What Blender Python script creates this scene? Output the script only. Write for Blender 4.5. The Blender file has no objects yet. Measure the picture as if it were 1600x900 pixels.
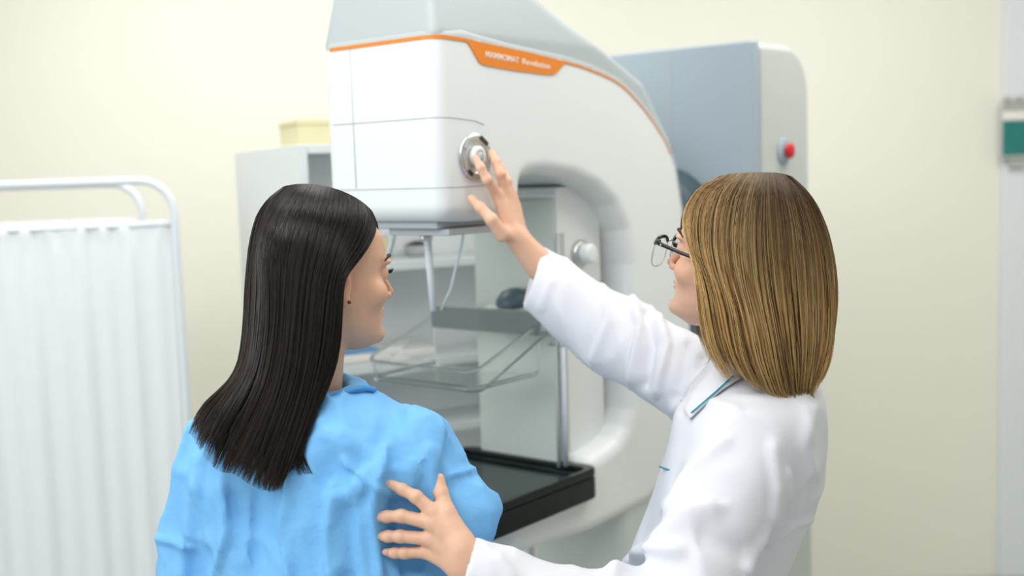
import bpy, bmesh, math, random
import numpy as np
from mathutils import Matrix, Vector

# ------------------------------------------------------------------ camera, world, light, exposure
scn = bpy.context.scene
COL = scn.collection
F = 1800.0                                     # focal length in pixels of a 1600 px wide frame
CAM = np.array([0, 0, 1.62])
PITCH = math.atan(.1); ROLL = math.radians(1.9)
FW = np.array([0, math.cos(PITCH), -math.sin(PITCH)]); U0 = np.array([0, math.sin(PITCH), math.cos(PITCH)])
R0 = np.array([1.0, 0, 0])
RT = R0*math.cos(ROLL) - U0*math.sin(ROLL); UP = U0*math.cos(ROLL) + R0*math.sin(ROLL)
cd = bpy.data.cameras.new('camera'); cam = bpy.data.objects.new('camera', cd); COL.objects.link(cam)
m = Matrix.Identity(4)
for i in range(3):
    m[i][0] = RT[i]; m[i][1] = UP[i]; m[i][2] = -FW[i]; m[i][3] = CAM[i]
cam.matrix_world = m
cd.sensor_width = 36; cd.lens = 36*F/1600
cd.dof.use_dof = True; cd.dof.focus_distance = 1.72; cd.dof.aperture_fstop = 2.2
scn.camera = cam

w = bpy.data.worlds.new('world'); scn.world = w; w.use_nodes = True
w.node_tree.nodes['Background'].inputs[0].default_value = (.93, .97, 1.0, 1)
w.node_tree.nodes['Background'].inputs[1].default_value = .46

def area(name, loc, target, sx, sy, power, color=(1, 1, 1)):
    l = bpy.data.lights.new(name, 'AREA'); l.shape = 'RECTANGLE'; l.size = sx; l.size_y = sy
    l.energy = power; l.color = color
    o = bpy.data.objects.new(name, l); COL.objects.link(o); o.location = loc
    o.rotation_euler = (Vector(target)-Vector(loc)).to_track_quat('-Z', 'Y').to_euler()
    return o
area('ceiling_area_light', (-1.0, 3.1, 2.75), (-1.0, 3.3, 0), 1.6, 1.2, 22, (1, .98, .95))
area('ceiling_area_light', (-.2, 1.7, 2.75), (-.6, 2.9, 1.0), 1.2, .8, 13, (1, .98, .96))  # extra area light, added to brighten the cabinet shelves
area('ceiling_area_light', (1.2, 2.7, 2.75), (1.1, 3.0, 0), 1.2, 1.2, 25, (1, .98, .95))
area('ceiling_area_light', (-.6, .2, 2.72), (-.3, .9, 0), 1.6, 1.0, 28, (.97, .98, 1))
area('side_fill', (-2.3, .8, 1.9), (0, 2.0, 1.3), 1.4, 1.4, 21, (.93, .97, 1))  # added area light giving shading from the left; no window stands there
vs = scn.view_settings
vs.view_transform = 'Standard'; vs.look = 'None'; vs.gamma = 1; vs.use_curve_mapping = False; vs.exposure = .04

# ------------------------------------------------------------------ coordinates
def rayd(px, py): return FW + RT*(px-800)/F - UP*(py-450)/F
def at(px, py, d): return CAM + rayd(px, py)*d
MO = np.array([-.237, 2.145, 0]); MY = np.array([.63, .7766, 0]); MX = np.array([.7766, -.63, 0]); MZ = np.array([0, 0, 1.0])
MM = Matrix(((MX[0], MY[0], 0, MO[0]), (MX[1], MY[1], 0, MO[1]), (0, 0, 1, 0), (0, 0, 0, 1)))
def m_loc(P): q = P-MO; return np.array([q@MX, q@MY, q[2]])
def on_side(px, py, c):                        # point of the machine's plane x = c seen at a pixel
    d = rayd(px, py); t = (c-(CAM-MO)@MX)/(d@MX); return m_loc(CAM+d*t)
def on_side_w(px, py, c):
    d = rayd(px, py); t = (c-(CAM-MO)@MX)/(d@MX); return CAM+d*t

# ------------------------------------------------------------------ object helpers
def tag(o, label=None, cat=None, group=None, kind=None):
    if label: o['label'] = label
    if cat: o['category'] = cat
    if group: o['group'] = group
    if kind: o['kind'] = kind
    return o
def empty(name, loc=(0, 0, 0), mat=None):
    o = bpy.data.objects.new(name, None); COL.objects.link(o); o.empty_display_size = .05
    if mat is not None: o.matrix_world = mat
    else: o.matrix_world = Matrix.Translation(Vector([float(v) for v in loc]))
    return o
def mesh_obj(name, V, Fc, mat, parent=None, smooth=True, world=True):
    me = bpy.data.meshes.new(name)
    V = np.asarray(V, dtype=np.float32)
    if isinstance(Fc, np.ndarray):
        n, k = Fc.shape
        me.vertices.add(len(V)); me.vertices.foreach_set('co', V.ravel())
        me.loops.add(n*k); me.loops.foreach_set('vertex_index', Fc.astype(np.int32).ravel())
        me.polygons.add(n); me.polygons.foreach_set('loop_start', np.arange(0, n*k, k, dtype=np.int32))
        me.polygons.foreach_set('loop_total', np.full(n, k, dtype=np.int32))
        me.update(calc_edges=True)
    else:
        me.from_pydata([tuple(map(float, v)) for v in V], [], Fc); me.update()
    if smooth: me.polygons.foreach_set('use_smooth', np.ones(len(me.polygons), dtype=bool))
    me.materials.append(mat)
    o = bpy.data.objects.new(name, me); COL.objects.link(o)
    if parent is not None:
        o.parent = parent
        if world: o.matrix_parent_inverse = parent.matrix_basis.inverted()
    return o
def bm_obj(name, bm, mat, parent=None, smooth=False, bevel=0, seg=3, world=True):
    bmesh.ops.recalc_face_normals(bm, faces=bm.faces)
    me = bpy.data.meshes.new(name); bm.to_mesh(me); bm.free()
    me.materials.append(mat)
    o = bpy.data.objects.new(name, me); COL.objects.link(o)
    if smooth or bevel: me.polygons.foreach_set('use_smooth', np.ones(len(me.polygons), dtype=bool))
    if bevel:
        b = o.modifiers.new('bevel', 'BEVEL'); b.width = bevel; b.segments = seg; b.limit_method = 'ANGLE'; b.angle_limit = math.radians(35)
        b.harden_normals = True
    if parent is not None:
        o.parent = parent
        if world: o.matrix_parent_inverse = parent.matrix_basis.inverted()
    return o
def box(name, lo, hi, mat, parent=None, bevel=0, world=True, seg=3):
    bm = bmesh.new(); bmesh.ops.create_cube(bm, size=1)
    for v in bm.verts:
        v.co = Vector([(lo[i]+hi[i])/2 + v.co[i]*(hi[i]-lo[i]) for i in range(3)])
    return bm_obj(name, bm, mat, parent, bevel=bevel, world=world, seg=seg)
def prism(name, poly, lo, hi, mat, parent=None, axis=0, bevel=0, world=False, smooth=False):
    """poly of 2-D points in the plane perpendicular to axis, extruded lo..hi"""
    bm = bmesh.new(); n = len(poly)
    def P(a, b, c): return [(c, a, b), (a, c, b), (a, b, c)][axis]
    A = [bm.verts.new(P(a, b, lo)) for a, b in poly]; B = [bm.verts.new(P(a, b, hi)) for a, b in poly]
    bm.faces.new(A); bm.faces.new(B[::-1])
    for i in range(n): bm.faces.new((A[i], B[i], B[(i+1) % n], A[(i+1) % n]))
    return bm_obj(name, bm, mat, parent, bevel=bevel, world=world, smooth=smooth)
def tube_mesh(paths, radii, sides=8, closed=False):
    Vs, Fs, off = [], [], 0
    for P, r in zip(paths, radii):
        P = np.asarray(P, float); n = len(P); r = np.broadcast_to(np.asarray(r, float), (n,))
        T = np.gradient(P, axis=0)
        if closed: T = np.roll(P, -1, 0)-np.roll(P, 1, 0)
        T /= np.linalg.norm(T, axis=1)[:, None]+1e-12
        ref = np.array([0, 0, 1.0]) if abs(T[0][2]) < .9 else np.array([1.0, 0, 0])
        N = np.cross(T[0], ref); N /= np.linalg.norm(N)
        ang = np.arange(sides)/sides*2*np.pi
        for i in range(n):
            N = N-T[i]*(N@T[i]); N /= np.linalg.norm(N); B = np.cross(T[i], N)
            Vs.append(P[i]+r[i]*(np.cos(ang)[:, None]*N+np.sin(ang)[:, None]*B))
        a = np.arange(sides); b = (a+1) % sides
        for i in range(n if closed else n-1):
            j = (i+1) % n
            Fs += [(off+i*sides+x, off+i*sides+y, off+j*sides+y, off+j*sides+x) for x, y in zip(a, b)]
        if not closed:
            Fs.append(tuple(off+a[::-1])); Fs.append(tuple(off+(n-1)*sides+a))
        off += n*sides
    return np.concatenate(Vs), [tuple(int(q) for q in f) for f in Fs]
def tube(name, P, r, mat, parent=None, sides=10, world=True, closed=False):
    V, Fc = tube_mesh([P], [r], sides, closed); return mesh_obj(name, V, Fc, mat, parent, world=world)
def smooth_path(P, n):
    P = np.asarray(P, float); k = len(P); t = np.linspace(0, k-1, n); i = np.clip(t.astype(int), 0, k-2); f = (t-i)[:, None]
    Q = np.vstack([2*P[0]-P[1], P, 2*P[-1]-P[-2]])
    a, b, c, d = Q[i], Q[i+1], Q[i+2], Q[i+3]
    return .5*((2*b)+(c-a)*f+(2*a-5*b+4*c-d)*f**2+(3*b-a-3*c+d)*f**3)

# ------------------------------------------------------------------ materials
def mat(name, col, rough=.5, metal=0, noise=0, nscale=20, bump=0, bscale=60, sss=0, alpha_t=0, spec=.5, coat=0, attr=None, ior=1.45, aniso=0, vstretch=None):
    M = bpy.data.materials.new(name); M.use_nodes = True; N = M.node_tree.nodes; L = M.node_tree.links
    b = N['Principled BSDF']
    b.inputs['Base Color'].default_value = (*col, 1); b.inputs['Roughness'].default_value = rough
    b.inputs['Metallic'].default_value = metal; b.inputs['Specular IOR Level'].default_value = spec
    b.inputs['Coat Weight'].default_value = coat; b.inputs['IOR'].default_value = ior
    b.inputs['Anisotropic'].default_value = aniso
    if alpha_t: b.inputs['Transmission Weight'].default_value = alpha_t
    if sss:
        b.inputs['Subsurface Weight'].default_value = sss; b.inputs['Subsurface Radius'].default_value = (1, .35, .2); b.inputs['Subsurface Scale'].default_value = .006
    tc = N.new('ShaderNodeTexCoord'); src = tc.outputs['Object']
    if vstretch:
        mp = N.new('ShaderNodeMapping'); mp.inputs['Scale'].default_value = vstretch; L.new(src, mp.inputs[0]); src = mp.outputs[0]
    base = None
    if attr:
        a = N.new('ShaderNodeAttribute'); a.attribute_name = attr; base = a.outputs['Color']; L.new(base, b.inputs['Base Color'])
    if noise:
        n = N.new('ShaderNodeTexNoise'); n.inputs['Scale'].default_value = nscale; n.inputs['Detail'].default_value = 4; L.new(src, n.inputs['Vector'])
        mx = N.new('ShaderNodeMix'); mx.data_type = 'RGBA'; mx.blend_type = 'MULTIPLY'
        mr = N.new('ShaderNodeMapRange'); mr.inputs['To Min'].default_value = 1-noise; mr.inputs['To Max'].default_value = 1+noise*.4
        L.new(n.outputs['Fac'], mr.inputs['Value']); mx.inputs['Factor'].default_value = 1
        mx.inputs[6].default_value = (*col, 1)
        if base is not None: L.new(base, mx.inputs[6])
        L.new(mr.outputs[0], mx.inputs[7]); L.new(mx.outputs[2], b.inputs['Base Color'])
    if bump:
        n2 = N.new('ShaderNodeTexNoise'); n2.inputs['Scale'].default_value = bscale; n2.inputs['Detail'].default_value = 5; L.new(src, n2.inputs['Vector'])
        bp = N.new('ShaderNodeBump'); bp.inputs['Strength'].default_value = bump; bp.inputs['Distance'].default_value = .004
        L.new(n2.outputs['Fac'], bp.inputs['Height']); L.new(bp.outputs[0], b.inputs['Normal'])
    return M
M = dict(
    wall=mat('cream_paint', (.87, .86, .765), .75, noise=.04, nscale=1.5, bump=.08, bscale=150),
    ceiling=mat('white_ceiling_paint', (.85, .85, .83), .8, bump=.05),
    floor=mat('grey_vinyl', (.50, .52, .48), .45, noise=.12, nscale=6, bump=.05),
    trim=mat('pale_blue_white_gloss', (.78, .82, .86), .4, noise=.03),
    plastic=mat('white_plastic', (.80, .83, .82), .38, noise=.02, nscale=3, bump=.03, bscale=400),
    plastic_grey=mat('grey_plastic', (.46, .51, .52), .4, noise=.03, nscale=4),
    plastic_shaded=mat('shaded_plastic', (.60, .65, .61), .45, noise=.03, nscale=4),  # white plastic toned grey-green, shade put into the colour
    gantry=mat('blue_grey_enamel', (.36, .43, .49), .4, noise=.04, nscale=3),
    gantry_side=mat('pale_grey_enamel', (.53, .57, .545), .4, noise=.03, nscale=3),
    seam=mat('seam_grey', (.50, .52, .53), .7, noise=.02),
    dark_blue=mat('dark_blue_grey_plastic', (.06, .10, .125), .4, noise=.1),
    orange=mat('orange_film', (.82, .24, .02), .4, noise=.04, nscale=30),
    letter=mat('white_print', (.9, .85, .8), .5, noise=.02),
    chrome=mat('brushed_metal', (.62, .63, .62), .3, .85, noise=.1, nscale=40),
    dark=mat('dark_rubber', (.03, .035, .035), .5, noise=.1),
    black=mat('black_gloss_plastic', (.003, .008, .009), .14, noise=.1, nscale=5, spec=.28),
    detector=mat('detector_carbon_plate', (.018, .032, .030), .25, noise=.2, nscale=3, spec=.35),
    red=mat('red_button_plastic', (.6, .01, .02), .35, noise=.05),
    clear=mat('clear_polycarbonate', (.93, .96, .96), .05, alpha_t=1, ior=1.25),
    smoky=mat('smoky_polycarbonate', (.32, .37, .36), .2, noise=.05, alpha_t=.5, ior=1.3),
    edge=mat('dark_acrylic_edge', (.14, .19, .19), .2, noise=.1),
    cabinet=mat('cabinet_white_laminate', (.70, .74, .735), .45, noise=.03, nscale=4),
    cab_in=mat('cabinet_interior', (.88, .90, .90), .6, noise=.03),
    metalw=mat('white_powder_coat', (.72, .77, .80), .35, noise=.03),
    curtain=mat('white_curtain_cotton', (.80, .83, .85), .85, noise=.03, bump=.15, bscale=700),
    teal=mat('teal_panel', (.02, .22, .20), .3, noise=.25, nscale=25),
    box_yellow=mat('yellow_card', (.62, .58, .36), .7, noise=.06),
    blue_item=mat('blue_film', (.15, .42, .70), .4, noise=.05),
    skin=mat('skin', (.8, .5, .36), .48, noise=.07, nscale=90, bump=.08, bscale=900, sss=.12, attr='tint'),
    gown=mat('blue_nonwoven', (.20, .51, .88), .68, noise=.05, nscale=14, bump=.6, bscale=42, spec=.25),
    gown_dark=mat('blue_nonwoven_seam', (.10, .34, .70), .75, noise=.06, spec=.2),
    coat=mat('white_cotton', (.77, .775, .82), .85, noise=.02, nscale=20, bump=.12, bscale=700, spec=.2),
    piping=mat('teal_piping', (.02, .30, .42), .6, noise=.05),
    brow=mat('dark_brow', (.02, .013, .01), .6, noise=.1),
    eye=mat('eye_white', (.75, .72, .68), .2, noise=.03),
    iris=mat('brown_iris', (.06, .03, .015), .15, noise=.3, nscale=200),
    frame=mat('black_acetate', (.004, .008, .007), .18, noise=.1),
    lens=mat('spectacle_lens', (.97, .98, .98), .02, alpha_t=1, ior=1.05),
    nail=mat('fingernail', (.75, .42, .35), .28, noise=.04),
    hair_dark=mat('black_brown_hair', (.01, .008, .007), .27, noise=.1, nscale=60, spec=.42, attr='tint'),
    hair_blond=mat('blond_hair', (.4, .25, .1), .5, noise=.1, nscale=60, spec=.2, attr='tint'),
    shoe=mat('white_shoe_leather', (.7, .7, .7), .5, noise=.05),
    stud=mat('amber_stud', (.16, .05, .02), .25, noise=.05),
    trousers=mat('white_trousers', (.7, .7, .74), .8, noise=.04),
)

# ------------------------------------------------------------------ distance fields and surface nets
def length(a): return np.sqrt((a*a).sum(-1))
def smin(a, b, k):
    h = np.clip(.5+.5*(b-a)/k, 0, 1); return b+(a-b)*h-k*h*(1-h)
def smax(a, b, k): return -smin(-a, -b, k)
def cone(p, a, b, ra, rb):
    a = np.asarray(a, dtype=np.float32); b = np.asarray(b, dtype=np.float32); ab = b-a
    t = np.clip(((p-a)@ab)/(ab@ab+1e-9), 0, 1)
    return length(p-a-t[..., None]*ab)-(ra+t*(rb-ra))
def ell(p, c, r, R=None):
    q = p-np.asarray(c, dtype=np.float32)
    if R is not None: q = q@np.asarray(R, dtype=np.float32)
    r = np.asarray(r, dtype=np.float32)
    k0 = length(q/r); k1 = length(q/(r*r))+1e-9
    return k0*(k0-1)/k1
def fade(t): return t*t*(3-2*t)
def hash3(i, j, k, s):
    h = (i.astype(np.int64)*374761393+j.astype(np.int64)*668265263+k.astype(np.int64)*2147483647+s*974711) & 0xffffffff
    h = ((h ^ (h >> 13))*1274126177) & 0xffffffff
    return ((h ^ (h >> 16)) & 0xffff)/65535.0
def vnoise(p, s=0):
    i = np.floor(p).astype(np.int64); f = fade(p-i); r = 0
    for a in (0, 1):
        for b in (0, 1):
            for c in (0, 1):
                w = (f[..., 0] if a else 1-f[..., 0])*(f[..., 1] if b else 1-f[..., 1])*(f[..., 2] if c else 1-f[..., 2])
                r = r+w*hash3(i[..., 0]+a, i[..., 1]+b, i[..., 2]+c, s)
    return r
def surface_nets(f, lo, hi, h):
    lo = np.asarray(lo, float); hi = np.asarray(hi, float)
    n = np.ceil((hi-lo)/h).astype(int)+1
    xs = [(lo[i]+h*np.arange(n[i])).astype(np.float32) for i in range(3)]
    V = np.empty(n, dtype=np.float32)
    step = max(1, int(400000/(n[1]*n[2])))
    for s in range(0, n[0], step):
        g = np.stack(np.meshgrid(xs[0][s:s+step], xs[1], xs[2], indexing='ij'), -1)
        V[s:s+step] = f(g.reshape(-1, 3)).reshape(g.shape[:3])
    S = V < 0
    cnt = np.zeros(n-1, dtype=np.float32); acc = np.zeros((*(n-1), 3), dtype=np.float32)
    def corner(A, c): return A[tuple(slice(c[i], A.shape[i]-1+c[i]) for i in range(3))]
    cs = [(a, b, c) for a in (0, 1) for b in (0, 1) for c in (0, 1)]
    for c0 in cs:
        for ax in range(3):
            if c0[ax]: continue
            c1 = list(c0); c1[ax] = 1
            s0 = corner(S, c0); s1 = corner(S, c1); cross = s0 != s1
            ii = np.nonzero(cross)
            if len(ii[0]) == 0: continue
            a = corner(V, c0)[ii]; b = corner(V, c1)[ii]; t = a/(a-b+1e-12)
            for k in range(3):
                acc[..., k][ii] += (t if k == ax else c0[k])
            cnt[ii] += 1
    act = cnt > 0; idx = -np.ones(n-1, dtype=np.int64); idx[act] = np.arange(act.sum())
    cell = np.argwhere(act); P = (cell+acc[act]/cnt[act][:, None])*h+lo
    quads = []
    for ax in range(3):
        u, v = (ax+1) % 3, (ax+2) % 3
        sl0 = [slice(None)]*3; sl1 = [slice(None)]*3
        sl0[ax] = slice(0, -1); sl1[ax] = slice(1, None)
        a = S[tuple(sl0)]; b = S[tuple(sl1)]
        e = np.argwhere(a != b); e = e[(e[:, u] > 0) & (e[:, v] > 0) & (e[:, u] < n[u]-1) & (e[:, v] < n[v]-1)]
        if len(e) == 0: continue
        flip = ~a[tuple(e.T)]
        def cid(du, dv):
            q = e.copy(); q[:, u] -= du; q[:, v] -= dv; return idx[tuple(q.T)]
        q = np.stack([cid(1, 1), cid(0, 1), cid(0, 0), cid(1, 0)], 1); q[flip] = q[flip][:, ::-1]
        quads.append(q)
    return P, np.concatenate(quads)
def grad(f, p, e=.002):
    g = np.stack([f(p+np.eye(3, dtype=np.float32)[i]*e)-f(p-np.eye(3, dtype=np.float32)[i]*e) for i in range(3)], -1)
    return g/(length(g)[..., None]+1e-9)
def push_out(P, f, off, it=4):
    P = P.astype(np.float32)
    for _ in range(it):
        d = f(P); k = d < off
        if not k.any(): break
        g = grad(f, P[k]); P[k] += g*(off-d[k])[:, None]
    return P
def march(px, py, f, off=0.0, d0=1.2):
    D = rayd(px, py); t = d0
    for _ in range(60):
        s = float(f((CAM+D*t)[None].astype(np.float32))[0])-off; t += s*.7
        if s < .0004: break
        if t > 4: return None
    return t
def surf_pt(px, py, f, off=0.0, d0=1.2):
    t = march(px, py, f, off, d0)
    return at(px, py, t if t else 1.7)
def set_tint(o, C):
    me = o.data; a = me.color_attributes.new('tint', 'FLOAT_COLOR', 'POINT')
    c = np.ones((len(C), 4), dtype=np.float32); c[:, :3] = C; a.data.foreach_set('color', c.ravel())
def poly_sdf(P2, poly):
    """signed distance to a closed 2-D polygon (negative inside)"""
    poly = np.asarray(poly, dtype=np.float32); d = np.full(len(P2), 1e9, dtype=np.float32); ins = np.zeros(len(P2), dtype=bool)
    for i in range(len(poly)):
        a = poly[i]; b = poly[(i+1) % len(poly)]; ab = b-a; q = P2-a
        t = np.clip((q@ab)/(ab@ab+1e-12), 0, 1); d = np.minimum(d, ((q-t[:, None]*ab)**2).sum(1))
        c = (a[1] > P2[:, 1]) != (b[1] > P2[:, 1])
        xx = (b[0]-a[0])*(P2[:, 1]-a[1])/(b[1]-a[1]+1e-12)+a[0]
        ins ^= c & (P2[:, 0] < xx)
    d = np.sqrt(d); return np.where(ins, -d, d)
def rounded_extrusion(poly, hx, r, h):
    """solid whose flat sides (x=+-hx) carry the outline; rounded outwards by r beyond it"""
    poly = np.asarray(poly); lo = poly.min(0)-r-3*h; hi = poly.max(0)+r+3*h
    n = np.ceil((hi-lo)/h).astype(int)+1
    gy = lo[0]+h*np.arange(n[0]); gz = lo[1]+h*np.arange(n[1])
    G = np.stack(np.meshgrid(gy, gz, indexing='ij'), -1).reshape(-1, 2).astype(np.float32)
    D2 = poly_sdf(G, poly).reshape(n[0], n[1])
    def f(p):
        i = np.clip(np.rint((p[:, 1]-lo[0])/h).astype(int), 0, n[0]-1); j = np.clip(np.rint((p[:, 2]-lo[1])/h).astype(int), 0, n[1]-1)
        d = D2[i, j]; e = np.abs(p[:, 0])-(hx-r)
        return np.minimum(np.maximum(d, e), 0)+np.sqrt(np.maximum(d, 0)**2+np.maximum(e, 0)**2)-r
    return surface_nets(f, (-hx-3*h, lo[0], lo[1]), (hx+3*h, lo[0]+h*(n[0]-1)-1e-6, lo[1]+h*(n[1]-1)-1e-6), h)

# ------------------------------------------------------------------ the room
WY = 4.35
tag(box('floor', (-3.2, -.5, -.1), (3.2, WY+.1, 0), M['floor']), kind='structure')
tag(box('ceiling', (-3.2, -.5, 2.85), (3.2, WY+.1, 2.95), M['ceiling']), kind='structure')
tag(box('wall_back', (-3.2, WY, 0), (3.2, WY+.1, 2.85), M['wall']), kind='structure')
tag(box('wall_left', (-3.2, -.5, 0), (-3.1, WY, 2.85), M['wall']), kind='structure')
tag(box('wall_right', (3.1, -.5, 0), (3.2, WY, 2.85), M['wall']), kind='structure')
#tag(box('baseboard_back', (-3.1, WY-.015, 0), (1.85, WY-.001, .1), M['trim'], bevel=.003), kind='structure')
trx = at(1566, 450, WY)[0]
tag(box('trim_1', (trx, WY-.03, 0), (trx+.115, WY-.001, 2.84), M['trim'], bevel=.006), kind='structure')
tag(box('door_1', (trx+.116, WY-.02, 0), (trx+1.0, WY-.001, 2.2), M['trim'], bevel=.004), kind='structure')

# teal framed box on the trim
c = at(1590, 203, WY-.08)
s = empty('wall_monitor', (c[0]+.02, WY-.03, c[2]-.1)); tag(s, 'teal fronted box in a grey frame on the pale strip at the right edge', 'wall box')
hw, hh = .085, .108
box('housing', (c[0]-hw+.02, WY-.06, c[2]-hh), (c[0]+hw+.09, WY-.031, c[2]+hh), M['chrome'], s, .006)
box('front_panel', (c[0]-hw+.024, WY-.066, c[2]-hh+.016), (c[0]+hw+.085, WY-.0605, c[2]+hh-.075), M['teal'], s, .002)
box('white_strip', (c[0]-hw+.024, WY-.068, c[2]+hh-.072), (c[0]+hw+.085, WY-.0605, c[2]+hh-.04), M['letter'], s, .002)
for k in range(4):
    box('clip', (c[0]-.05+k*.045, WY-.058, c[2]+hh+.0005), (c[0]-.03+k*.045, WY-.04, c[2]+hh+.014), M['chrome'], s, .002)
box('bracket', (c[0]-.03, WY-.055, c[2]-hh-.03), (c[0]+.03, WY-.031, c[2]-hh-.0005), M['chrome'], s, .002)

# ------------------------------------------------------------------ folding privacy screen
def screen_frame(parent, A, B, zt, rc, r=.0105):
    """one frame between floor points A and B (xy), top at zt, with rounded top corners"""
    A = np.array(A); B = np.array(B); L = np.linalg.norm(B-A); d = (B-A)/L; P = []
    def pt(s, z): return (A[0]+d[0]*s, A[1]+d[1]*s, z)
    P += [pt(0, .06), pt(0, .6), pt(0, zt-rc)]
    P += [pt(rc-rc*math.cos(t), zt-rc+rc*math.sin(t)) for t in np.linspace(.15, math.pi/2, 8)]
    P += [pt(L-rc+rc*math.sin(t), zt-rc+rc*math.cos(t)) for t in np.linspace(0, math.pi/2, 9)]
    P += [pt(L, .6), pt(L, .06)]
    tube('frame', P, r, M['metalw'], parent, 10)
    for s_ in (0, L):
        q = pt(s_, .03)
        tube('foot', [(q[0]-d[1]*.16, q[1]+d[0]*.16, .03), (q[0]+d[1]*.16, q[1]-d[0]*.16, .03)], .014, M['metalw'], parent)
    return pt, L
def screen_curtain(parent, pt, L, zt, z0, d, seed):
    nx, nz = 220, 50; X = np.linspace(.02, L-.013, nx); Z = np.linspace(z0, zt, nz); V = []
    rs = np.random.RandomState(seed); ph = np.cumsum(rs.uniform(.6, 1.4, nx))*(L/nx)*42
    for z in Z:
        k = (zt-z)/(zt-z0); A = .002+.0025*min(1, k*3)
        for i, x in enumerate(X):
            off = A*math.sin(ph[i]*1.0+.6*math.sin(z*3+i*.02))+.004*math.sin(ph[i]*2.3)
            if zt-z < .035: off += .004*math.sin(ph[i]*3)
            q = pt(x, z); V.append((q[0]-d[1]*off, q[1]+d[0]*off, z))
    I = np.arange(nx*nz).reshape(nz, nx)
    Q = np.stack([I[:-1, :-1], I[:-1, 1:], I[1:, 1:], I[1:, :-1]], -1).reshape(-1, 4)
    o = mesh_obj('curtain', V, Q, M['curtain'], parent); so = o.modifiers.new('thick', 'SOLIDIFY'); so.thickness = .0012
    tube('curtain_rod', [pt(.0, zt-.012), pt(L, zt-.012)], .005, M['metalw'], parent, 8)
pr = at(272, 330, 3.0); pa = at(-260, 330, 2.85); zt = at(200, 283, 2.98)[2]; zc = at(200, 346, 2.98)[2]
sc = empty('privacy_screen', (pr[0], pr[1], 0)); tag(sc, 'white folding privacy screen with gathered curtain and round-cornered tube frame', 'privacy screen')
pt, L = screen_frame(sc, pa[:2], pr[:2], zt, .085)
dd = (pr[:2]-pa[:2])/np.linalg.norm(pr[:2]-pa[:2]); screen_curtain(sc, pt, L, zc, .25, dd, 3)
pb = at(222, 330, 3.32)
pt2, L2 = screen_frame(sc, pa[:2]+np.array([0, .35]), pb[:2], zt-.005, .085)
dd2 = (pb[:2]-pa[:2]-np.array([0, .35])); dd2 /= np.linalg.norm(dd2); screen_curtain(sc, pt2, L2, zc, .25, dd2, 5)

# ------------------------------------------------------------------ open shelving cabinet
cc = at(471, 330, 2.75)
ang = math.radians(27)
fx = np.array([math.cos(ang), math.sin(ang)]); fy = np.array([-math.sin(ang), math.cos(ang)])   # fx along the front, fy to the back
CM = Matrix(((fx[0], fy[0], 0, cc[0]), (fx[1], fy[1], 0, cc[1]), (0, 0, 1, 0), (0, 0, 0, 1)))
cab = empty('open_cabinet', mat=CM); tag(cab, 'tall white open-fronted cabinet with shelves behind the dark-haired woman', 'cabinet')
CW, CD = .60, .62; CH = at(471, 226, 2.75)[2]
box('side_panel', (0, 0, .05), (.022, CD, CH), M['cabinet'], cab, .002, world=False)
box('side_panel', (CW-.022, 0, .05), (CW, CD, CH), M['cabinet'], cab, .002, world=False)
box('top_panel', (.0222, 0, CH-.022), (CW-.0222, CD, CH), M['cabinet'], cab, .002, world=False)
box('bottom_panel', (.0222, 0, .05), (CW-.0222, CD, .075), M['cabinet'], cab, .002, world=False)
box('back_panel', (.0222, .20, .0755), (CW-.0222, .212, CH-.0225), M['cab_in'], cab, world=False)
box('plinth', (.01, .03, 0), (CW-.01, CD-.01, .0495), M['dark'], cab, world=False)
SZ = []
for py in (405, 560, 668):
    z = at(670, py, 2.95)[2]; SZ.append(z)
    box('shelf', (.0222, .02, z-.022), (CW-.0222, 0.1995, z), M['cabinet'], cab, .002, world=False)
box('shelf', (.0222, .02, .48), (CW-.0222, 0.1995, .502), M['cabinet'], cab, .002, world=False)
def on_cab(x, y, z): return CM @ Vector((x, y, z))
def lathe(name, prof, mat_, parent=None, loc=(0, 0, 0), n=24, M4=None, world=True):
    V = []; Fc = []
    for r_, z_ in prof:
        for k in range(n): V.append((r_*math.cos(2*math.pi*k/n), r_*math.sin(2*math.pi*k/n), z_))
    for i in range(len(prof)-1):
        for k in range(n): Fc.append((i*n+k, i*n+(k+1) % n, (i+1)*n+(k+1) % n, (i+1)*n+k))
    Fc.append(tuple(range(n))[::-1]); Fc.append(tuple((len(prof)-1)*n+k for k in range(n)))
    T = M4 if M4 is not None else Matrix.Translation(loc)
    V = [tuple(T @ Vector(v)) for v in V]
    o = mesh_obj(name, V, Fc, mat_, parent, world=world)
    b = o.modifiers.new('b', 'BEVEL'); b.width = .0015; b.segments = 2; b.limit_method = 'ANGLE'; b.angle_limit = .7
    return o
for i, (x, lab, mt) in enumerate(((.16, 'small pale bottle on the cabinet shelf nearest the long dark hair', 'cabinet'), (.22, 'short off-white jar beside the pale bottle on the cabinet shelf', 'box_yellow'))):
    q = on_cab(x+.04, .15, SZ[0]); t = empty('bottle', q); tag(t, lab, 'bottle')
    hgt = .09 if i == 0 else .06
    lathe('bottle_body', [(.019, 0), (.021, .004), (.021, hgt*.7), (.012, hgt*.85), (.011, hgt)], M[mt], t, q)
    lathe('cap', [(.0125, hgt), (.0125, hgt+.014), (.010, hgt+.017)], M['metalw'], t, q)
q = on_cab(.36, .16, SZ[0]); t = empty('small_dish', q); tag(t, 'small dark grey dish on the cabinet shelf', 'dish')
lathe('dish_body', [(.022, 0), (.03, .006), (.036, .03), (.033, .03), (.026, .008)], M['seam'], t, q); 
lathe('dish_lid', [(.034, .031), (.02, .038), (.006, .042)], M['dark'], t, q)
a = CM @ Vector((.03, .10, CH))
yb = empty('card_box', a); yb.matrix_world = CM @ Matrix.Translation((.06, .2, CH)); tag(yb, 'small dull-yellow cardboard box lying on top of the cabinet', 'box')
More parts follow.
